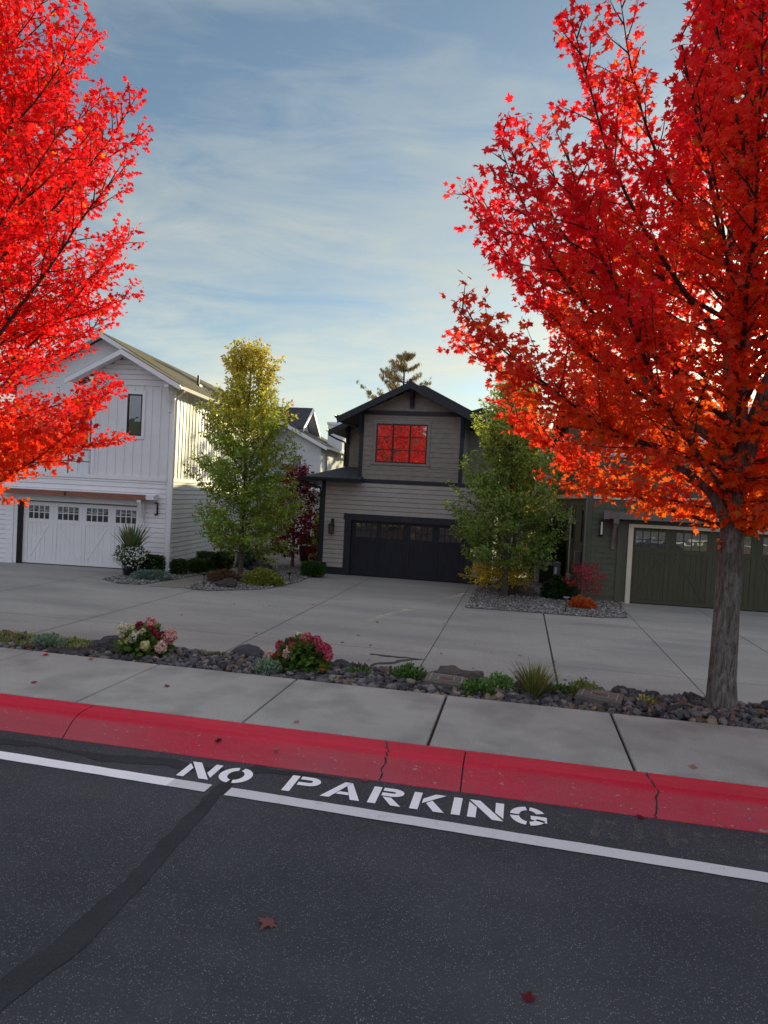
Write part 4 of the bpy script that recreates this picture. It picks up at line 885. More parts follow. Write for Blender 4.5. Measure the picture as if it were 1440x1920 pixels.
for a_ in ((-3.98,5.91,-6.55,sl,23.52,.23),(-3.98,5.91,-1.41,sl,23.52,.23),(-3.9,6.20,-7.56,sl,26.0,.22),(-3.9,6.20,-.24,sl,26.0,.22)):
    mb=MB(); rake(mb,*a_); tr_(mb,O2).build('rake_board',M['navy'],rf2)
mb=MB()
for ue in (-6.52,-1.44):
    e=5.93-sl*abs(ue+3.98); mb.prism([(-3.98,23.54,5.93-.14),(ue,23.54,e-.14),(ue,23.54,e-.155),(-3.98,23.54,5.93-.155)],(0,2.4,0))
for ue in (-7.5,-.3):
    e=6.22-sl*abs(ue+3.9); mb.prism([(-3.9,26.03,6.22-.14),(ue,26.03,e-.14),(ue,26.03,e-.155),(-3.9,26.03,6.22-.155)],(0,8.4,0))
tr_(mb,O2).build('soffit',M['navy'],rf2)
tr_(MB().tube([(-3.98,23.5,5.945),(-3.98,26.0,5.945)],.07,8),O2).build('ridge_cap',M['roof_dark'],rf2)
for (u,v0,v1,z_) in ((-6.66,23.5,26.0,4.60),(-7.67,25.98,34.5,4.33),(-1.41,23.5,26,4.60)):
    g_=gutter(H2,u,v0,v1,z_,M['gutter_d']); shift(g_,7.15,-24.05,0)
# skirt roof over the left end of the garage
mb=MB(); a,b,c,d_,e_,f_=(-7.74,23.60,2.46),(-5.62,23.60,2.46),(-5.62,24.04,2.60),(-5.84,26.49,2.95),(-6.95,26.49,2.95),(-7.74,26.49,2.60)
mb.add([a,b,(-5.62,24.04,2.545),(-5.84,24.06,2.548),(-5.84,26.49,2.98),(-6.96,26.49,2.98),(-7.0,34,2.98),(-7.74,34,2.46)],[(0,1,2,3,4,5),(0,5,6,7)]); lo=[(x,y,z-.09) for x,y,z in mb.v]; mb.add(lo,[(5,4,3,2,1,0),(7,6,5,0)]); mb.add([a,b,(a[0],a[1],a[2]-.09),(b[0],b[1],b[2]-.09),(-7.74,34,2.46),(-7.74,34,2.37),(-5.62,24.04,2.545),(-5.62,24.04,2.40)],[(0,2,3,1),(0,4,5,2),(1,3,7,6)])
sk=tr_(mb,O2).build('skirt_roof',M['roof_dark'],H2)
g_=gutter(H2,23.59,-7.78,-5.60,2.33,M['gutter_d'],axis='u'); shift(g_,7.15,-24.05,0)
g_=gutter(H2,-7.86,23.5,34,2.33,M['gutter_d']); shift(g_,7.15,-24.05,0)
tr_(MB().tube([(-7.66,23.62,2.34),(-7.66,23.64,2.24),(-7.45,23.85,2.15),(-7.22,24.02,2.08),(-7.19,24.06,1.9),(-7.19,24.06,-.95)],.04,8),O2).build('downspout',M['gutter_d'],H2)
tr_(MB().tube([(-7.6,26.1,4.33),(-7.6,26.12,4.2),(-7.3,26.3,4.05),(-7.02,26.45,3.95),(-7.0,26.47,3.8),(-7.0,26.47,2.98)],.035,8),O2).build('downspout',M['gutter_d'],H2)
tr_(MB().tube([(-6.6,23.62,4.6),(-6.58,23.66,4.5),(-6.2,23.9,4.40),(-5.92,24.0,4.30)],.035,8),O2).build('downspout',M['gutter_d'],H2)
brace(H2,P,-5.77,.16,4.02,4.86,.44,M['navy']); brace(H2,P,-2.13,.16,4.02,4.86,.44,M['navy']); brace(H2,P,-3.97,.16,5.06,5.70,.46,M['navy']); brace(H2,WF(26.5),-6.90,.15,3.8,4.62,.42,M['navy'])
# carriage lantern
lm=MB(); O=(-6.68,24.05)
lm.box(O[0]-.055,O[0]+.055,O[1]-.05,O[1]-.024,.72,.98); lm.tube([(O[0],O[1]-.05,.90),(O[0],O[1]-.12,.96),(O[0],O[1]-.18,.93),(O[0],O[1]-.18,.83)],.012,6)
lm.prism([(O[0]-.10,O[1]-.27,.74),(O[0]+.10,O[1]-.27,.74),(O[0]+.10,O[1]-.09,.74),(O[0]-.10,O[1]-.09,.74)],(0,0,.02)); lm.add([(O[0]-.11,O[1]-.28,.76),(O[0]+.11,O[1]-.28,.76),(O[0]+.11,O[1]-.08,.76),(O[0]-.11,O[1]-.08,.76),(O[0],O[1]-.18,.86)],[(0,1,4),(1,2,4),(2,3,4),(3,0,4)])
for sx in (-.085,.085):
    for sy in (-.255,-.105): lm.tube([(O[0]+sx,O[1]+sy,.74),(O[0]+sx*.85,O[1]-.18+(sy+.18)*.85,.46)],.010,5)
lm.box(O[0]-.09,O[0]+.09,O[1]-.26,O[1]-.10,.43,.46); wl=tr_(lm,O2).build('wall_lantern',M['frame'],H2)
def glassm():
    t=NT('lantern_glass'); g=t.n('ShaderNodeBsdfGlass'); g.inputs['Roughness'].default_value=.25; g.inputs['IOR'].default_value=1.2; g.inputs['Color'].default_value=(.8,.85,.8,1); t.l(g.outputs[0],t.out.inputs[0]); return t.m
M['lglass']=glassm(); tr_(MB().box(O[0]-.07,O[0]+.07,O[1]-.245,O[1]-.115,.462,.738),O2).build('lamp_glass',M['lglass'],wl)
# ------------------------------------------------------------------ green shingle house on the right
H3=empty('green_house',(2.05,22.2,Z0),R(3.3),'dark green shingled house with olive carriage garage door and cream belt, on the right','house')
P=PF(0)
mb=HB(); dh=(1.40,6.30,Z0-.1,1.31); mb.box(.02,13,.16,9,Z0-.1,4.7); skin(mb,.02,13,Z0-.1,4.7,[dh],0,.16)
mb.prism([(.02,.01,4.7),(.02,9,4.7),(.02,4.5,5.68)],(12.9,0,0)); mb.build('wall',M['green_trim'],H3)
mb=HB(); shingles(mb,P,.16,13,Z0,2.15,.172,[(1.12,6.6,Z0-.1,1.55)],seed=8); shingles(mb,P,.16,13,2.31,4.6,.172,[(.42,2.32,3.45,4.55),(2.95,4.75,3.45,4.55)],seed=9); Ps=PL_(.02); shingles(mb,Ps,.16,9,Z0,2.15,.172,[(.35,1.1,.6,1.9),(2.6,3.5,.6,1.9),(4.2,5.2,.6,1.9)],seed=10); shingles(mb,Ps,.16,9,2.31,4.6,.172,seed=11)
mb.build('shingle_siding',M['green_sh'],H3)
mb=HB(); pbox(mb,P,-.03,.15,Z0,4.6,-.05,.045); pbox(mb,Ps,.001,.15,Z0,4.6,.0,.05); pbox(mb,P,.95,1.13,Z0,1.5,0,.04); mb.build('corner_trim',M['green_trim'],H3)
mb=HB(); pbox(mb,P,.155,13,2.152,2.308,-.01,.05); pbox(mb,Ps,.155,9,2.152,2.308,-.01,.05); mb.build('belt_board',M['cream'],H3)
mb=HB(); pbox(mb,P,1.27,1.415,Z0,1.32,-.1,.045); pbox(mb,P,6.285,6.43,Z0,1.32,-.1,.045); pbox(mb,P,1.27,6.43,1.325,1.425,-.1,.05); mb.build('door_casing',M['cream'],H3)
mb=HB(); mb.box(.46,9.4,-.36,-.22,1.56,1.78); mb.box(.44,.62,-.40,-.365,1.54,1.80); bm_=mb.build('timber_beam',M['grey_beam'],H3)
mb=HB()
for i in range(8): mb.tube([(.85+1.32*i,-.375,1.62),(.85+1.32*i,-.355,1.62)],.012,6); mb.tube([(.85+1.32*i,-.375,1.70),(.85+1.32*i,-.355,1.70)],.012,6)
mb.build('bolt',M['black'],bm_)
mb=HB(); mb.box(.5,9.4,-.215,-.005,1.60,1.64); mb.build('beam_shelf',M['green_trim'],H3)
mb=HB(); mb.box(.74,.90,-.40,-.005,1.42,1.555); mb.build('beam_block',M['grey_beam'],H3); zfix(brace(H3,P,.82,.13,.60,1.41,.30,M['grey_beam']))
d=gdoor(H3,1.42,6.28,Z0+.03,1.30,.10,M['green_door'],M['glass_d'],.68,1.24,[(1.50,2.42),(2.70,3.66),(3.96,4.92),(5.22,6.16)],'/\\/\\',6); zfix(d)
zfix(win(H3,P,.55,2.20,3.55,4.42,2,2,M['white_trim'],M['glass'],M['cream'],.10)); zfix(win(H3,P,3.05,4.62,3.55,4.42,2,2,M['white_trim'],M['glass'],M['cream'],.10))
for a,b in ((.42,1.02),(2.68,3.42),(4.28,5.12)): zfix(win(H3,Ps,a,b,.68,1.82,1,1,M['frame'],M['glass'],M['green_trim'],.06))
mb=HB(); mb.box(.40,.48,-.12,-.022,1.03,1.46); pbox(mb,P,.38,.50,1.00,1.04,.022,.13); pbox(mb,P,.38,.50,1.45,1.49,.022,.13); wl=mb.build('wall_lamp',M['black'],H3)
mb=HB(); mb.box(.412,.468,-.135,-.121,1.05,1.44); mb.build('lamp_glass',M['milk'],wl)
mb=HB(); slab(mb,(-.5,-.55,4.62),(13.4,-.55,4.62),(13.4,4.5,5.80),(-.5,4.5,5.80),.1); slab(mb,(-.5,4.5,5.80),(13.4,4.5,5.80),(13.4,9.5,4.62),(-.5,9.5,4.62),.1); rf3=mb.build('roof',M['roof_darkx'],H3)
mb=HB(); mb.box(-.5,13.4,-.57,-.53,4.40,4.58); mb.build('fascia',M['green_trim'],rf3)
mb=HB(); mb.tube([(-.02,-.56,4.45),(-.04,-.3,4.3),(-.05,-.09,4.2),(-.05,-.09,-.9),(-.05,-.15,-.98)],.03,8); mb.build('downspout',M['gspout'],H3)
mb=HB(); mb.tube([(-.09,3.0,-1.0),(-.09,3.0,1.25)],.03,8); mb.tube([(-.09,3.0,1.25),(-.09,3.0,1.55)],.065,10); mb.tube([(-.09,3.0,1.55),(-.09,3.0,1.9)],.02,8); mb.box(-.17,-.02,2.9,3.1,-.75,-.55); mb.build('conduit',M['pvc'],H3)
mb=HB(); mb.box(-.20,-.02,.75,1.0,.0,.42); mb.tube([(-.13,.88,.0),(-.13,.88,-.3)],.06,10); mb.build('meter_box',M['grey_metal'],H3)
# ------------------------------------------------------------------ white house further back, between the two
H4=empty('white_house',(-10.0,35.5,Z0),R(4),'second white farmhouse far back between the white and the taupe house','house')
mb=HB(); mb.box(-6,-.7,0,10,Z0,4.4); mb.prism([(-6,0,4.4),(-.7,0,4.4),(-.7,0,4.45),(-3.6,0,5.85),(-6,0,4.7)],(0,10,0)); mb.box(-7,-2.55,1.5,4.6,4.2,5.5); mb.prism([(-2.55,1.5,5.5),(-2.55,4.6,5.5),(-2.55,3.05,6.55)],(-4.4,0,0)); mb.box(-3.3,-.3,-2.4,0,Z0,2.15); mb.box(-1.25,-.35,4.0,5.6,4.0,5.95); mb.build('wall',M['white'],H4)
mb=HB(); battens(mb,PR(-.7),.0,9.5,2.4,4.35,.3); battens(mb,PR(-.3),-2.4,0,Z0,1.6,.3); battens(mb,PR(-.35),4.0,5.6,4.5,5.9,.25); mb.build('batten_siding',M['white'],H4)
mb=HB(); slab(mb,(-3.6,-.4,6.0),(-3.6,10,6.0),(-.3,10,4.35),(-.3,-.4,4.35),.1); slab(mb,(-3.6,-.4,6.0),(-6.4,-.4,4.6),(-6.4,10,4.6),(-3.6,10,6.0),.1)
slab(mb,(-2.0,3.05,6.78),(-7,3.05,6.78),(-7,.95,5.42),(-2.0,.95,5.42),.1); slab(mb,(-2.0,3.05,6.78),(-2.0,5.15,5.42),(-7,5.15,5.42),(-7,3.05,6.78),.1); slab(mb,(-3.5,-2.9,2.35),(.0,-2.9,2.1),(.0,.0,2.5),(-3.5,0,2.75),.08)
rf4=mb.build('roof',M['roof_darkx'],H4)
mb=HB()
for za,zb,ya,yb in ((6.78,5.42,3.05,.95),(6.78,5.42,3.05,5.15)): mb.prism([(-2.0,ya,za-.02),(-2.0,yb,zb-.02),(-2.0,yb,zb-.22),(-2.0,ya,za-.22)],(.05,0,0))
mb.prism([(-3.6,-.45,5.98),(-.3,-.45,4.33),(-.3,-.45,4.13),(-3.6,-.45,5.78)],(0,.05,0)); mb.prism([(-3.5,-2.95,2.33),(.05,-2.95,2.08),(.05,-2.95,1.92),(-3.5,-2.95,2.15)],(0,.05,0)); mb.box(-1.32,-.28,3.95,5.65,5.95,6.1); mb.build('rake_board',M['white_trim'],rf4)
mb=HB()
for yb in (.97,5.13): mb.prism([(-2.02,3.05,6.655),(-2.02,yb,5.30),(-2.02,yb,5.28),(-2.02,3.05,6.635)],(-.52,0,0))
mb.build('soffit',M['white'],rf4)
gutter(H4,-.3,-.4,10,4.22,M['gutter_w'])
zfix(win(H4,PR(-.7),1.0,1.5,2.9,4.0,1,1,M['frame'],M['glass'],M['white_trim'],.06)); zfix(win(H4,PF(-2.4),-.85,-.5,-.4,.9,1,1,M['frame'],M['glass'],M['white_trim'],.05)); zfix(win(H4,PF(0),-2.2,-1.8,3.1,3.8,1,1,M['frame'],M['glass'],M['white_trim'],.05))
# ------------------------------------------------------------------ unseen house added behind the taupe one to shade the lower white wall
H5=empty('shade_house',(-6.4,38.5,Z0),0,'unseen dark grey house added behind the taupe house to cast shade','house')
mb=HB(); mb.box(0,8,0,11,Z0,5.6); mb.prism([(0,0,5.6),(8,0,5.6),(4,0,6.9)],(0,11,0)); mb.build('wall',M['taupe'],H5)
mb=HB(); slab(mb,(4,-.4,7.0),(4,11.4,7.0),(-.4,11.4,5.57),(-.4,-.4,5.57),.12); slab(mb,(4,-.4,7.0),(8.4,-.4,5.57),(8.4,11.4,5.57),(4,11.4,7.0),.12); mb.build('roof',M['roof_dark'],H5)
for i in range(3): zfix(win(H5,PF(0),1+2.4*i,2.2+2.4*i,3.0,4.4,2,2,M['frame'],M['glass'],M['taupe_sh'],.08))
# ================================================================== YARDS BETWEEN THE HOUSES
M['gravel']=concrete('grey_gravel_ground',(.19,.18,.17),agg=45,var=.35,patch=2)
M['path']=concrete('yard_path_concrete',(.20,.18,.155),agg=80,var=.12,patch=1)
mb=MB()
def flat(mb,pts,z): mb.poly([(x,y,z) for x,y in pts])
bedL=[(-9.4,18.16),(-8.9,18.0),(-8.4,18.1),(-7.28,19.21),(-6.94,21.2),(-7.1,24.1),(-7.2,34),(-10.5,34),(-10.0,24.5)]
bedW=[(-12.3,18.55),(-11.4,18.0),(-10.7,18.15),(-10.44,19.97),(-10.3,21.6),(-10.8,25),(-12.6,34),(-12.6,25),(-11.7,21.2),(-12.3,21.05)]
bedR=[(-1.34,18.78),(2.3,18.98),(3.0,19.3),(3.08,21.0),(3.3,22.25),(2.0,22.3),(1.6,34),(-.9,34),(-.9,24.1),(-1.3,23.9)]
def fan(pts,z,mb):
    import itertools
    mb.poly([(x,y,z) for x,y in pts])
fan(bedL,G+.012,mb); fan(bedW,G+.014,mb); fan(bedR,G+.016,mb)
tag(mb.build('gravel_bed',M['gravel']),kind='structure')
mb=MB(); flat(mb,[(-10.44,18.0),(-9.4,18.16),(-10.0,24.5),(-10.6,34),(-12.0,34),(-10.8,25),(-10.3,21.6)],G+.010); tag(mb.build('path',M['path']),kind='structure')
def inside(p,poly):
    c=False; n=len(poly)
    for i in range(n):
        (x1,y1),(x2,y2)=poly[i],poly[(i+1)%n]
        if (y1>p[1])!=(y2>p[1]) and p[0]<(x2-x1)*(p[1]-y1)/(y2-y1)+x1: c=not c
    return c
rg=np.random.default_rng(3); pts=[]
for poly,(xa,xb,ya,yb) in ((bedL,(-10,-6.8,18,25)),(bedW,(-12.5,-10.3,18,25)),(bedR,(-1.4,3.4,18.7,27))):
    for k in range(int((xb-xa)*(yb-ya)*230)):
        x=rg.uniform(xa,xb); y=rg.uniform(ya,yb)
        if inside((x,y),poly): pts.append((x,y,G+.02+rg.uniform(0,.012)))
pb=scatter_rocks('gravel',pts,(.018,.042),[(.22,.215,.21),(.13,.125,.12),(.34,.33,.32),(.10,.075,.06)],[4,3,2,1],tL,M['pebble']); tag(pb,'pale grey gravel covering the beds between the garages','gravel',kind='stuff')
BX=[((.028,.055,.014),3),((.05,.08,.02),2),((.018,.035,.010),2)]
def bush(c,r,n,leaf,cols,label,seed,cat='shrub',shape='dome',name='shrub',group=None,**k):
    e=empty(name,(c[0],c[1],G+.01),0,label,cat,group); z=.0 if shape=='dome' else r[2]+.04
    foliage('foliage',(0,0,z+.03),r,int(n*2.1),leaf*1.25,cols,seed,shape,parent=e,**k); stemsmb((0,0,0),min(r[0],r[1])*.5,(r[2] if shape=='dome' else r[2]*1.2)*.8,8,seed,.012).build('stem',M['twig'],e); return e
bush((-10.95,20.75),(.23,.22,.21),1500,.045,BX,'small clipped boxwood nearest the white house corner',61,shape='box',lump=0,power=.2,name='boxwood')
bush((-10.55,21.35),(.27,.24,.21),1500,.045,BX,'second low clipped boxwood along the white side wall',62,shape='box',lump=0,power=.2,name='boxwood')
bush((-10.75,22.4),(.33,.30,.28),1900,.045,BX,'larger square clipped boxwood, third along the white side wall',63,shape='box',lump=0,power=.2,name='boxwood')
bush((-10.25,22.75),(.28,.28,.29),1700,.045,BX,'square clipped boxwood furthest from the white house corner',64,shape='box',lump=0,power=.2,name='boxwood')
bush((-11.75,20.35),(.42,.26,.27),2300,.045,[((.02,.042,.012),3),((.035,.06,.016),2)],'dark clipped hedge block at the white house corner behind the planter',65,shape='box',lump=0,power=.2,name='hedge')
bush((-6.98,22.9),(.40,.30,.21),2600,.045,[((.035,.08,.018),3),((.055,.11,.025),2),((.02,.05,.012),2)],'low clipped green boxwood at the taupe house corner',66,shape='box',lump=0,power=.2,name='boxwood')
bush((-11.15,19.35),(.62,.42,.22),1700,.06,[((.10,.15,.12),3),((.06,.10,.08),3),((.15,.19,.15),1)],'blue-grey spreading juniper in front of the white house corner',67,mat='needle',name='juniper')
bush((-9.75,24.0),(.60,.40,.62),2400,.07,[((.06,.085,.075),3),((.035,.055,.05),3)],'blue-green hedge bush left of the pear trunk',68,mat='needle')
bush((-7.75,20.1),(.66,.48,.42),3000,.06,[((.17,.20,.035),4),((.10,.14,.03),2),((.26,.24,.04),1.5)],'yellow-green rounded shrub at the foot of the left pear tree',69)
bush((-9.05,20.0),(.50,.40,.30),1500,.055,[((.12,.06,.035),3),((.08,.075,.03),2),((.17,.07,.04),1)],'rusty brown low shrub behind the dark boulder',70)
bush((-7.35,26.0),(.45,.4,.62),1500,.06,[((.20,.10,.06),3),((.13,.10,.05),2),((.30,.09,.05),1)],'reddish brown shrub in the shade beside the taupe wall',71)
bush((-8.5,28.6),(.35,.4,2.0),1600,.08,[((.30,.28,.05),3),((.18,.22,.05),2)],'tall yellow-green shrub in the sun by the far porch',72)
bush((1.32,22.05),(.52,.42,.62),3000,.06,[((.022,.05,.016),3),((.035,.075,.02),2),((.012,.03,.010),2)],'dark evergreen bush in front of the air conditioner',73)
bush((1.87,20.45),(.36,.30,.27),1300,.055,[((.38,.09,.02),3),((.28,.12,.03),2),((.45,.05,.02),1)],'low orange shrub at the front of the right gravel bed',74)
bush((1.2,27.5),(.8,1.0,2.6),3200,.09,[((.015,.03,.010),3),((.03,.05,.015),2)],'tall dark evergreen hedge against the green side wall',75)
bush((.2,31),(.6,.5,1.0),1500,.09,[((.42,.24,.03),3),((.25,.28,.05),2),((.5,.16,.03),1)],'sunlit orange-yellow shrub deep between the houses',76)
rk='boulder'
boulder((-8.42,18.95,G+.03),(.34,.22,.20),33,'dark boulder at the front of the left gravel bed',(.05,.047,.045))
boulder((-9.0,23.2,G+.03),(.5,.3,.3),35,'shaded boulder behind the left pear trunk',(.045,.045,.045))
boulder((.15,22.1,G+.03),(.45,.28,.30),37,'brown boulder beside the right pear trunk',(.07,.05,.042))
def pathlight(x,y,h,label,kind=0):
    e=empty('path_light',(x,y,G+.01),0,label,'path light'); mb=MB(); mb.tube([(0,0,0),(0,0,h)],.012,6); mb.build('stake',M['black'],e)
    mb=MB(); mb.tube([(0,0,h-.06),(0,0,h),(0,0,h+.02)],[.03,.10,.03] if not kind else [.02,.09,.085],10); mb.build('lamp_head',M['black'] if not kind else M['grey_metal'],e)
pathlight(-8.95,18.5,.42,'thin black path light left of the dark boulder in the left gravel bed'); pathlight(-7.32,21.35,.26,'short path light between the yellow-green shrub and the clipped boxwood'); pathlight(1.36,19.3,.42,'path light with a grey disc head in the right gravel bed',1)
# planter at the white garage
e=empty('planter',(-12.1,19.75,G),0,'tall black planter with spiky leaves and white flowers at the white garage door','planter')
mb=MB(); mb.tube([(0,0,0),(0,0,.03),(0,0,.55),(0,0,.60)],[.20,.21,.29,.30],16); mb.build('pot',M['pot'],e)
foliage('leaves',(0,0,.68),(.52,.45,.34),1500,.07,[((.05,.09,.02),3),((.09,.14,.035),2),((.03,.05,.015),1)],81,'full',parent=e)
rg=np.random.default_rng(4); n=260; d=unit(rg.normal(size=(n,3))); d[:,1]=-np.abs(d[:,1]); P=d*np.array([.54,.47,.36])+np.array([0,0,.66]); P[:,2]-=rg.random(n)*.1; X,Y,Z=frames(unit(rg.normal(size=(n,3))),d); piece_mesh('flower',P,X,Y,Z,np.full(n,.055),np.tile([.75,.76,.72],(n,1)),[(0,0,0),(.5,.2,0),(.2,.5,0),(-.3,.4,0),(-.5,0,0),(-.2,-.4,0),(.3,-.4,0)],[(0,1,2),(0,2,3),(0,3,4),(0,4,5),(0,5,6),(0,6,1)],M['petal'],e)
sp=grassy('spiky_leaves',(0,0,.80),.25,1.0,70,[((.05,.085,.025),3),((.09,.12,.04),2)],None,82,wide=.75,width=7,arch=.35); sp.parent=e
for k in ('category','group'):
    if k in sp: del sp[k]
e=empty('planter',(-8.85,27.6,G),0,'dark pot with grassy foliage in the passage left of the taupe house','planter'); mb=MB(); mb.tube([(0,0,0),(0,0,.62),(0,0,.66)],[.16,.24,.25],14); mb.build('pot',M['pot'],e); foliage('leaves',(0,0,.7),(.3,.3,.45),600,.09,[((.10,.15,.04),3),((.06,.10,.03),2)],83,parent=e)
# air conditioner, dark drum
e=empty('air_conditioner',(1.05,25.2,G+.05),R(3),'grey outdoor air conditioner unit behind the dark bush','air conditioner')
mb=MB(); mb.box(-.42,.42,-.38,.38,0,.80); mb.box(-.44,.44,-.40,.40,.80,.84); mb.build('cabinet',M['grey_metal'],e)
mb=MB()
for i in range(9): mb.box(-.28,.16,-.40,-.382,.12+.07*i,.145+.07*i)
mb.box(-.30,.18,-.386,-.381,.08,.74); mb.build('grille',M['black'],e)
mb=MB(); mb.box(.22,.30,-.384,-.381,.45,.68); mb.build('rating_label',M['white'],e)
mb=MB(); mb.tube([(0,0,.84),(0,0,.86)],.3,20); mb.build('fan_guard',M['black'],e)
mb=MB(); mb.box(-.5,.5,-.46,.46,-.05,-.001); mb.build('base_pad',M['cover'],e)
e=empty('kettle_barbecue',(-.25,26.4,G),0,'black covered barbecue drum behind the right pear trunk','barbecue')
mb=MB(); mb.tube([(0,0,.35),(0,0,.42),(0,0,.55),(0,0,.9)],[.12,.34,.42,.42],18); mb.build('drum',M['black'],e); mb=MB(); mb.tube([(0,0,.902),(0,0,1.0),(0,0,1.06)],[.43,.36,.08],18); mb.build('lid',M['pot'],e)
mb=MB(); [mb.tube([(.32*math.cos(a),.32*math.sin(a),0),(.2*math.cos(a),.2*math.sin(a),.42)],.02,6) for a in (0,2.1,4.2)]; mb.build('leg',M['black'],e)
# ================================================================== TREES
def c_maple(low,high,z0,z1,xc,dark=.0):
    def f(P,rg):
        t=np.clip((P[:,2]-z0)/(z1-z0)+rg.normal(size=len(P))*.12,0,1)[:,None]; r=np.hypot(P[:,0],P[:,1])[:,None]; t=np.clip(t+.28*(r-1.2),0,1)
        nz=np.array([mnoise.noise(Vector(p)*1.1) for p in P[::1]])[:,None] if len(P)<90000 else 0
        t=np.clip(t+nz*.7,0,1); c=lerp(low,high,t); c=c*rg.uniform(.82,1.12,(len(P),1)); k=rg.random((len(P),1)); c=np.where(k<.03,np.array([[.80,.22,.015]])*rg.uniform(.7,1.1,(len(P),1)),c); return np.clip(c,0,.95)
    return f
env_r=[(0,.0),(1.62,.5),(1.95,1.55),(2.5,2.4),(3.15,3.0),(4.0,3.25),(5.2,2.65),(6.0,1.98),(6.8,1.5),(8.0,.95),(9,.2)]
zz=.12
tree('maple_tree',(1.93,6.84,0),'red and orange maple standing in the rocks on the right, its whole trunk in view','tree','red street maples',
  c_maple((.98,.17,.014),(.94,.022,.032),1.9,4.6,0),.063,(MAPLE_V,MAPLE_F),
  dict(root_z=.12,h0=1.74,env=env_r,skirt=.16,top=8.7,nprim=122,seed=5,elev=(6,68),lean=(.0,.1),trunk_r=.118,sec_step=.12,twig_step=.08,leaf_step=.029,curve=.62),M['bark'],cleft=cleft_r,thin=.88,flare=1.10,
  limbs=[([(0.03,.03,1.9),(.10,.02,2.6),(.22,-.02,3.1),(.42,-.06,3.7),(.62,-.08,4.5),(.75,-.1,5.6)],[.06,.085,.08,.065,.05,.02]),([(.03,.0,2.0),(-.03,-.02,2.35),(-.25,-.06,2.62),(-.55,-.1,2.8),(-.95,-.1,3.25),(-1.3,-.1,3.9)],[.04,.05,.042,.034,.024,.01]),([(.0,.0,1.72),(-.08,-.03,1.9),(-.22,-.07,2.12),(-.45,-.12,2.3),(-.9,-.2,2.5)],[.05,.055,.045,.035,.02]),([(.06,.0,2.55),(-.02,.0,2.75),(-.12,0,3.2),(-.16,0,4.0),(-.2,0,5.2)],[.04,.05,.045,.035,.015])])
env_l=[(0,0),(1.15,.3),(1.40,1.9),(2.2,2.45),(3.0,2.65),(3.4,2.4),(3.9,2.5),(5.0,2.9),(5.6,3.05),(6.5,2.8),(7.4,2.3),(8.6,1.2),(9.3,.1)]
tree('maple_tree',(-7.55,7.4,0),'bright red sunlit maple at the left picture edge, its trunk out of view','tree','red street maples',
  c_maple((.98,.12,.014),(.94,.022,.026),1.6,3.6,0),.060,(MAPLE_V,MAPLE_F),
  dict(skirt=.14,root_z=.10,h0=1.32,env=env_l,top=9.2,nprim=130,seed=14,elev=(6,60),lean=(0,0),trunk_r=.16,sec_step=.12,twig_step=.08,leaf_step=.029,curve=.5),M['bark'],thin=.95)
def c_pear(lowc,topc,z0,z1,acc):
    def f(P,rg):
        nz=np.array([mnoise.noise(Vector(p)*1.4) for p in P])[:,None]
        t=np.clip(((P[:,2]-z0)/(z1-z0))[:,None]+nz*.45+rg.normal(size=(len(P),1))*.12,0,1); c=lerp(lowc,topc,t)*rg.uniform(.65,1.3,(len(P),1)); k=rg.random((len(P),1)); return np.clip(np.where(k<acc,np.array([[.36,.14,.03]])*rg.uniform(.6,1.2,(len(P),1)),c),0,.9)
    return f
LEAFP=(OVAL_V,[(0,1,2,3,4,5)])
tree('pear_tree',(-8.85,20.9,0),'slender pear tree with green foliage turning gold at the top, left of the taupe house','tree',None,
  c_pear((.27,.38,.055),(.60,.50,.07),2.9,6.0,.05),.105,LEAFP,
  dict(root_z=G,h0=-.30,env=[(-2,0),(-.45,.6),(-.15,1.45),(.9,1.85),(1.9,1.8),(3.0,1.6),(4.2,1.45),(4.9,1.0),(6.0,.9),(6.5,.25)],top=6.55,nprim=120,seed=22,elev=(0,58),lump=.42,trunk_r=.085,sec_step=.12,twig_step=.075,leaf_step=.032,curve=.6,twig_len=(.10,.24)),M['bark2'],droop=.6,flare=1.2,thin=.85)
tree('pear_tree',(-.36,21.5,0),'broad dark green pear tree in front of the taupe house, partly behind the red maple','tree',None,
  c_pear((.22,.31,.065),(.42,.45,.08),1.8,5.5,.012),.105,LEAFP,
  dict(root_z=G,h0=-.25,env=[(-2,0),(-.4,.7),(0,1.45),(.9,1.9),(1.9,1.95),(2.8,1.6),(4.0,1.25),(5.0,.85),(5.6,.45),(6.0,.1)],top=6.0,nprim=130,seed=27,elev=(0,56),lump=.42,trunk_r=.10,sec_step=.12,twig_step=.075,leaf_step=.032,curve=.6,twig_len=(.10,.24)),M['bark2'],droop=.6,flare=1.2,thin=.68)
def smalltree(name,loc,z0,h0,top,env,cols,leaf,label,cat,seed,nprim=26,tr=.05,elev=(5,60),dr=.3,tmpl=LEAFP,thin=1.0):
    def f(P,rg): return np.clip(pick(rg,cols,len(P),.3)*1.5,0,.9)
    return tree(name,loc,label,cat,None,f,leaf,tmpl,dict(root_z=z0,h0=h0,env=env,top=top,nprim=int(nprim*1.5),seed=seed,elev=elev,trunk_r=tr,sec_step=.11,twig_step=.08,leaf_step=.036,curve=.3,twig_len=(.1,.25)),M['bark2'],droop=dr,thin=thin)
PU=[((.16,.012,.022),3),((.09,.010,.018),3),((.28,.015,.03),1)]
smalltree('japanese_maple',(-8.55,25.2,0),G,-.7,2.7,[(-2,0),(-1.0,.9),(-.3,1.35),(.8,1.25),(1.8,.95),(2.6,.5),(3.2,0)],PU,.10,'deep purple Japanese maple behind the left pear tree','tree',91,34,.06)
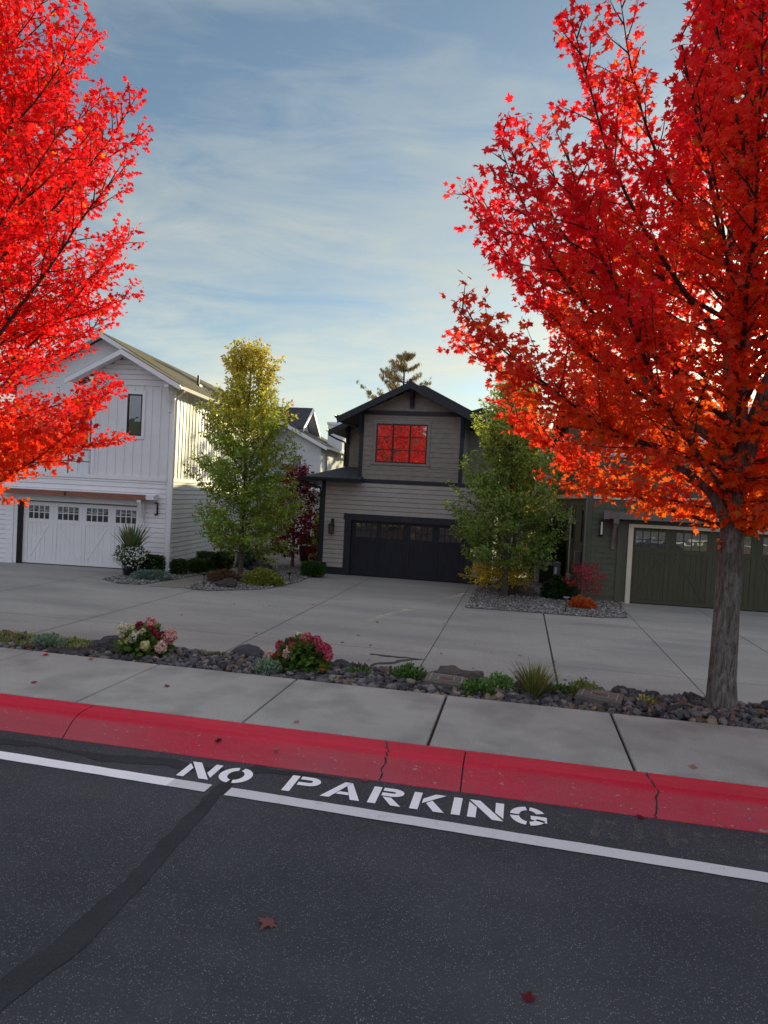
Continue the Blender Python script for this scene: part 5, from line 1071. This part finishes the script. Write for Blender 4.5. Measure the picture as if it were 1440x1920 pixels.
smalltree('yellow_shrub',(-.55,22.6,0),G,-.85,-.1,[(-2,0),(-.85,.8),(-.5,1.1),(-.15,.7),(.1,0)],[((.56,.38,.03),3),((.46,.34,.035),2),((.30,.30,.04),1)],.07,'golden yellow spreading shrub around the right pear trunk','shrub',92,30,.03,(0,35),.1)
smalltree('japanese_maple',(2.12,21.6,0),G,-.75,-.05,[(-2,0),(-.8,.25),(-.5,.5),(-.2,.45),(.1,.2)],[((.36,.02,.045),3),((.45,.05,.06),2)],.055,'small crimson Japanese maple at the green house corner','shrub',93,18,.015)
smalltree('backyard_tree',(-.2,31,0),G,.3,6.4,[(-2,0),(0,1.2),(2,2.1),(4,1.8),(5.6,1.0),(6.5,0)],[((.34,.27,.04),3),((.22,.24,.04),3),((.40,.20,.03),1)],.10,'yellow-green tree deep in the gap left of the green house','tree',94,34,.09,(20,60),thin=.7)
smalltree('backyard_tree',(2.9,33,0),G,.8,7.2,[(-2,0),(.5,1.3),(3,2.2),(5,1.6),(7.2,0)],[((.07,.11,.025),3),((.12,.15,.03),2)],.11,'green tree behind the green house','tree',95,34,.10,(20,60),thin=.7)
# conifer behind the taupe ridge
def conifer():
    e=empty('conifer_tree',(-8.1,45,G),0,'open-branched conifer with hanging cones rising behind the taupe roof','tree')
    q=random.Random(8); mb=MB(); top=11.5-G; mb.tube([(0,0,0),(.03,0,top*.5),(0,0,top)],[.26,.17,.02],8); mb.build('trunk',M['bark2'],e,True)
    br=MB(); tips=[]
    z=4.0
    while z<top-.3:
        Rr=min(3.4,(top-z)*.72+.25)
        for k in range(4):
            a=q.uniform(0,2*PI); L_=Rr*q.uniform(.75,1.1); pts=[]; n=7
            for j in range(n+1):
                t=j/n; pts.append((math.cos(a)*L_*t,math.sin(a)*L_*t,z+L_*(.10*t+.48*t*t)))
            br.tube(pts,[.045*(1-.85*j/n) for j in range(n+1)],4,0,False)
            for j in range(2,n+1):
                p=Vector(pts[j]); tips.append(tuple(p))
                for s in (-1,1):
                    if j<n:
                        l=q.uniform(.18,.42)*(1-j/n*.4); t2=p+Vector((-math.sin(a)*s*l+math.cos(a)*l*.6,math.cos(a)*s*l+math.sin(a)*l*.6,l*.55)); br.tube([tuple(p),tuple(t2)],[.014,.006],3,0,False); tips.append(tuple(t2)); tips.append(tuple(p.lerp(t2,.5)))
        z+=q.uniform(.55,.8)
    tips.append((0,0,top)); br.build('branch',M['twig'],e,True)
    rg=np.random.default_rng(9); T=np.repeat(np.array(tips),15,0); n=len(T); d=unit(rg.normal(size=(n,3))+np.array([0,0,.1])); X,Y,Z=frames(d,rg.normal(size=(n,3))); P=T+rg.normal(size=(n,3))*.04
    piece_mesh('crown',P,X,Y,Z,np.stack([np.full(n,.20),rg.uniform(.09,.20,n),np.full(n,.1)],1),pick(rg,[((.17,.19,.075),3),((.27,.24,.09),2)],n,.3),BLADE_V,BLADE_F,M['needle'],e)
    idx=[i for i in range(len(tips)) if q.random()<.55]; T=np.repeat(np.array([tips[i] for i in idx]),9,0); n=len(T); d=unit(rg.normal(size=(n,3))*.25+np.array([0,0,-1])); X,Y,Z=frames(d,rg.normal(size=(n,3)))
    piece_mesh('cones',T+rg.normal(size=(n,3))*.05,X,Y,Z,np.stack([np.full(n,.6),rg.uniform(.12,.24,n),np.full(n,.2)],1),pick(rg,[((.55,.38,.15),3),((.4,.28,.12),2)],n,.3),BLADE_V,BLADE_F,M['needle'],e)
conifer()
# far wooded hills
def hills(name,x0,x1,y,depth,h,seed,n):
    mb=MB(); nx,ny=60,10
    def hz(x,yy): t=(yy-y)/depth; return -1+h*(math.sin(min(1,t)*PI/2)**.8)*(.8+.25*mnoise.noise(Vector((x*.006,seed,0)))+.12*mnoise.noise(Vector((x*.02,seed,yy*.01))))
    for i in range(nx+1):
        for j in range(ny+1): X_=x0+(x1-x0)*i/nx; Y_=y+depth*j/ny; mb.v.append((X_,Y_,hz(X_,Y_)))
    for i in range(nx):
        for j in range(ny): a=i*(ny+1)+j; mb.f.append((a,a+ny+1,a+ny+2,a+1)); mb.m.append(0)
    tag(mb.build(name,M['lawn'],None,True),kind='structure')
    rg=np.random.default_rng(seed); P=[]
    for k in range(n): X_=rg.uniform(x0,x1); Y_=y+depth*rg.random()**.8; P.append((X_,Y_,hz(X_,Y_)-.5))
    P=np.array(P); n=len(P); T=np.tile([0,0,1.],(n,1)); X,Y,Z=frames(T+rg.normal(size=(n,3))*.02,rg.normal(size=(n,3)))
    tv=[];tf=[]
    for L_ in range(5):
        z=.12+.17*L_; r=.23*(1-L_/5.2)+.02; b=len(tv); 
        for a in range(7): tv.append((r*math.cos(a*.9+L_),z-.02*(a%2)*2,r*math.sin(a*.9+L_)))
        tv.append((0,z+.24,0)); tf+=[(b+a,b+(a+1)%7,b+7) for a in range(7)]
    hh=rg.uniform(5,11,n); S=np.stack([hh,hh,hh],1)
    tag(piece_mesh(name+'_trees',P,X,Y,Z,S,pick(rg,[((.035,.06,.035),3),((.05,.075,.035),2),((.09,.09,.03),.4)],n,.3),tv,tf,M['forest']),'far conifer forest covering the hillside','forest',kind='stuff')
hills('hill',-330,200,230,150,27,3,5200)
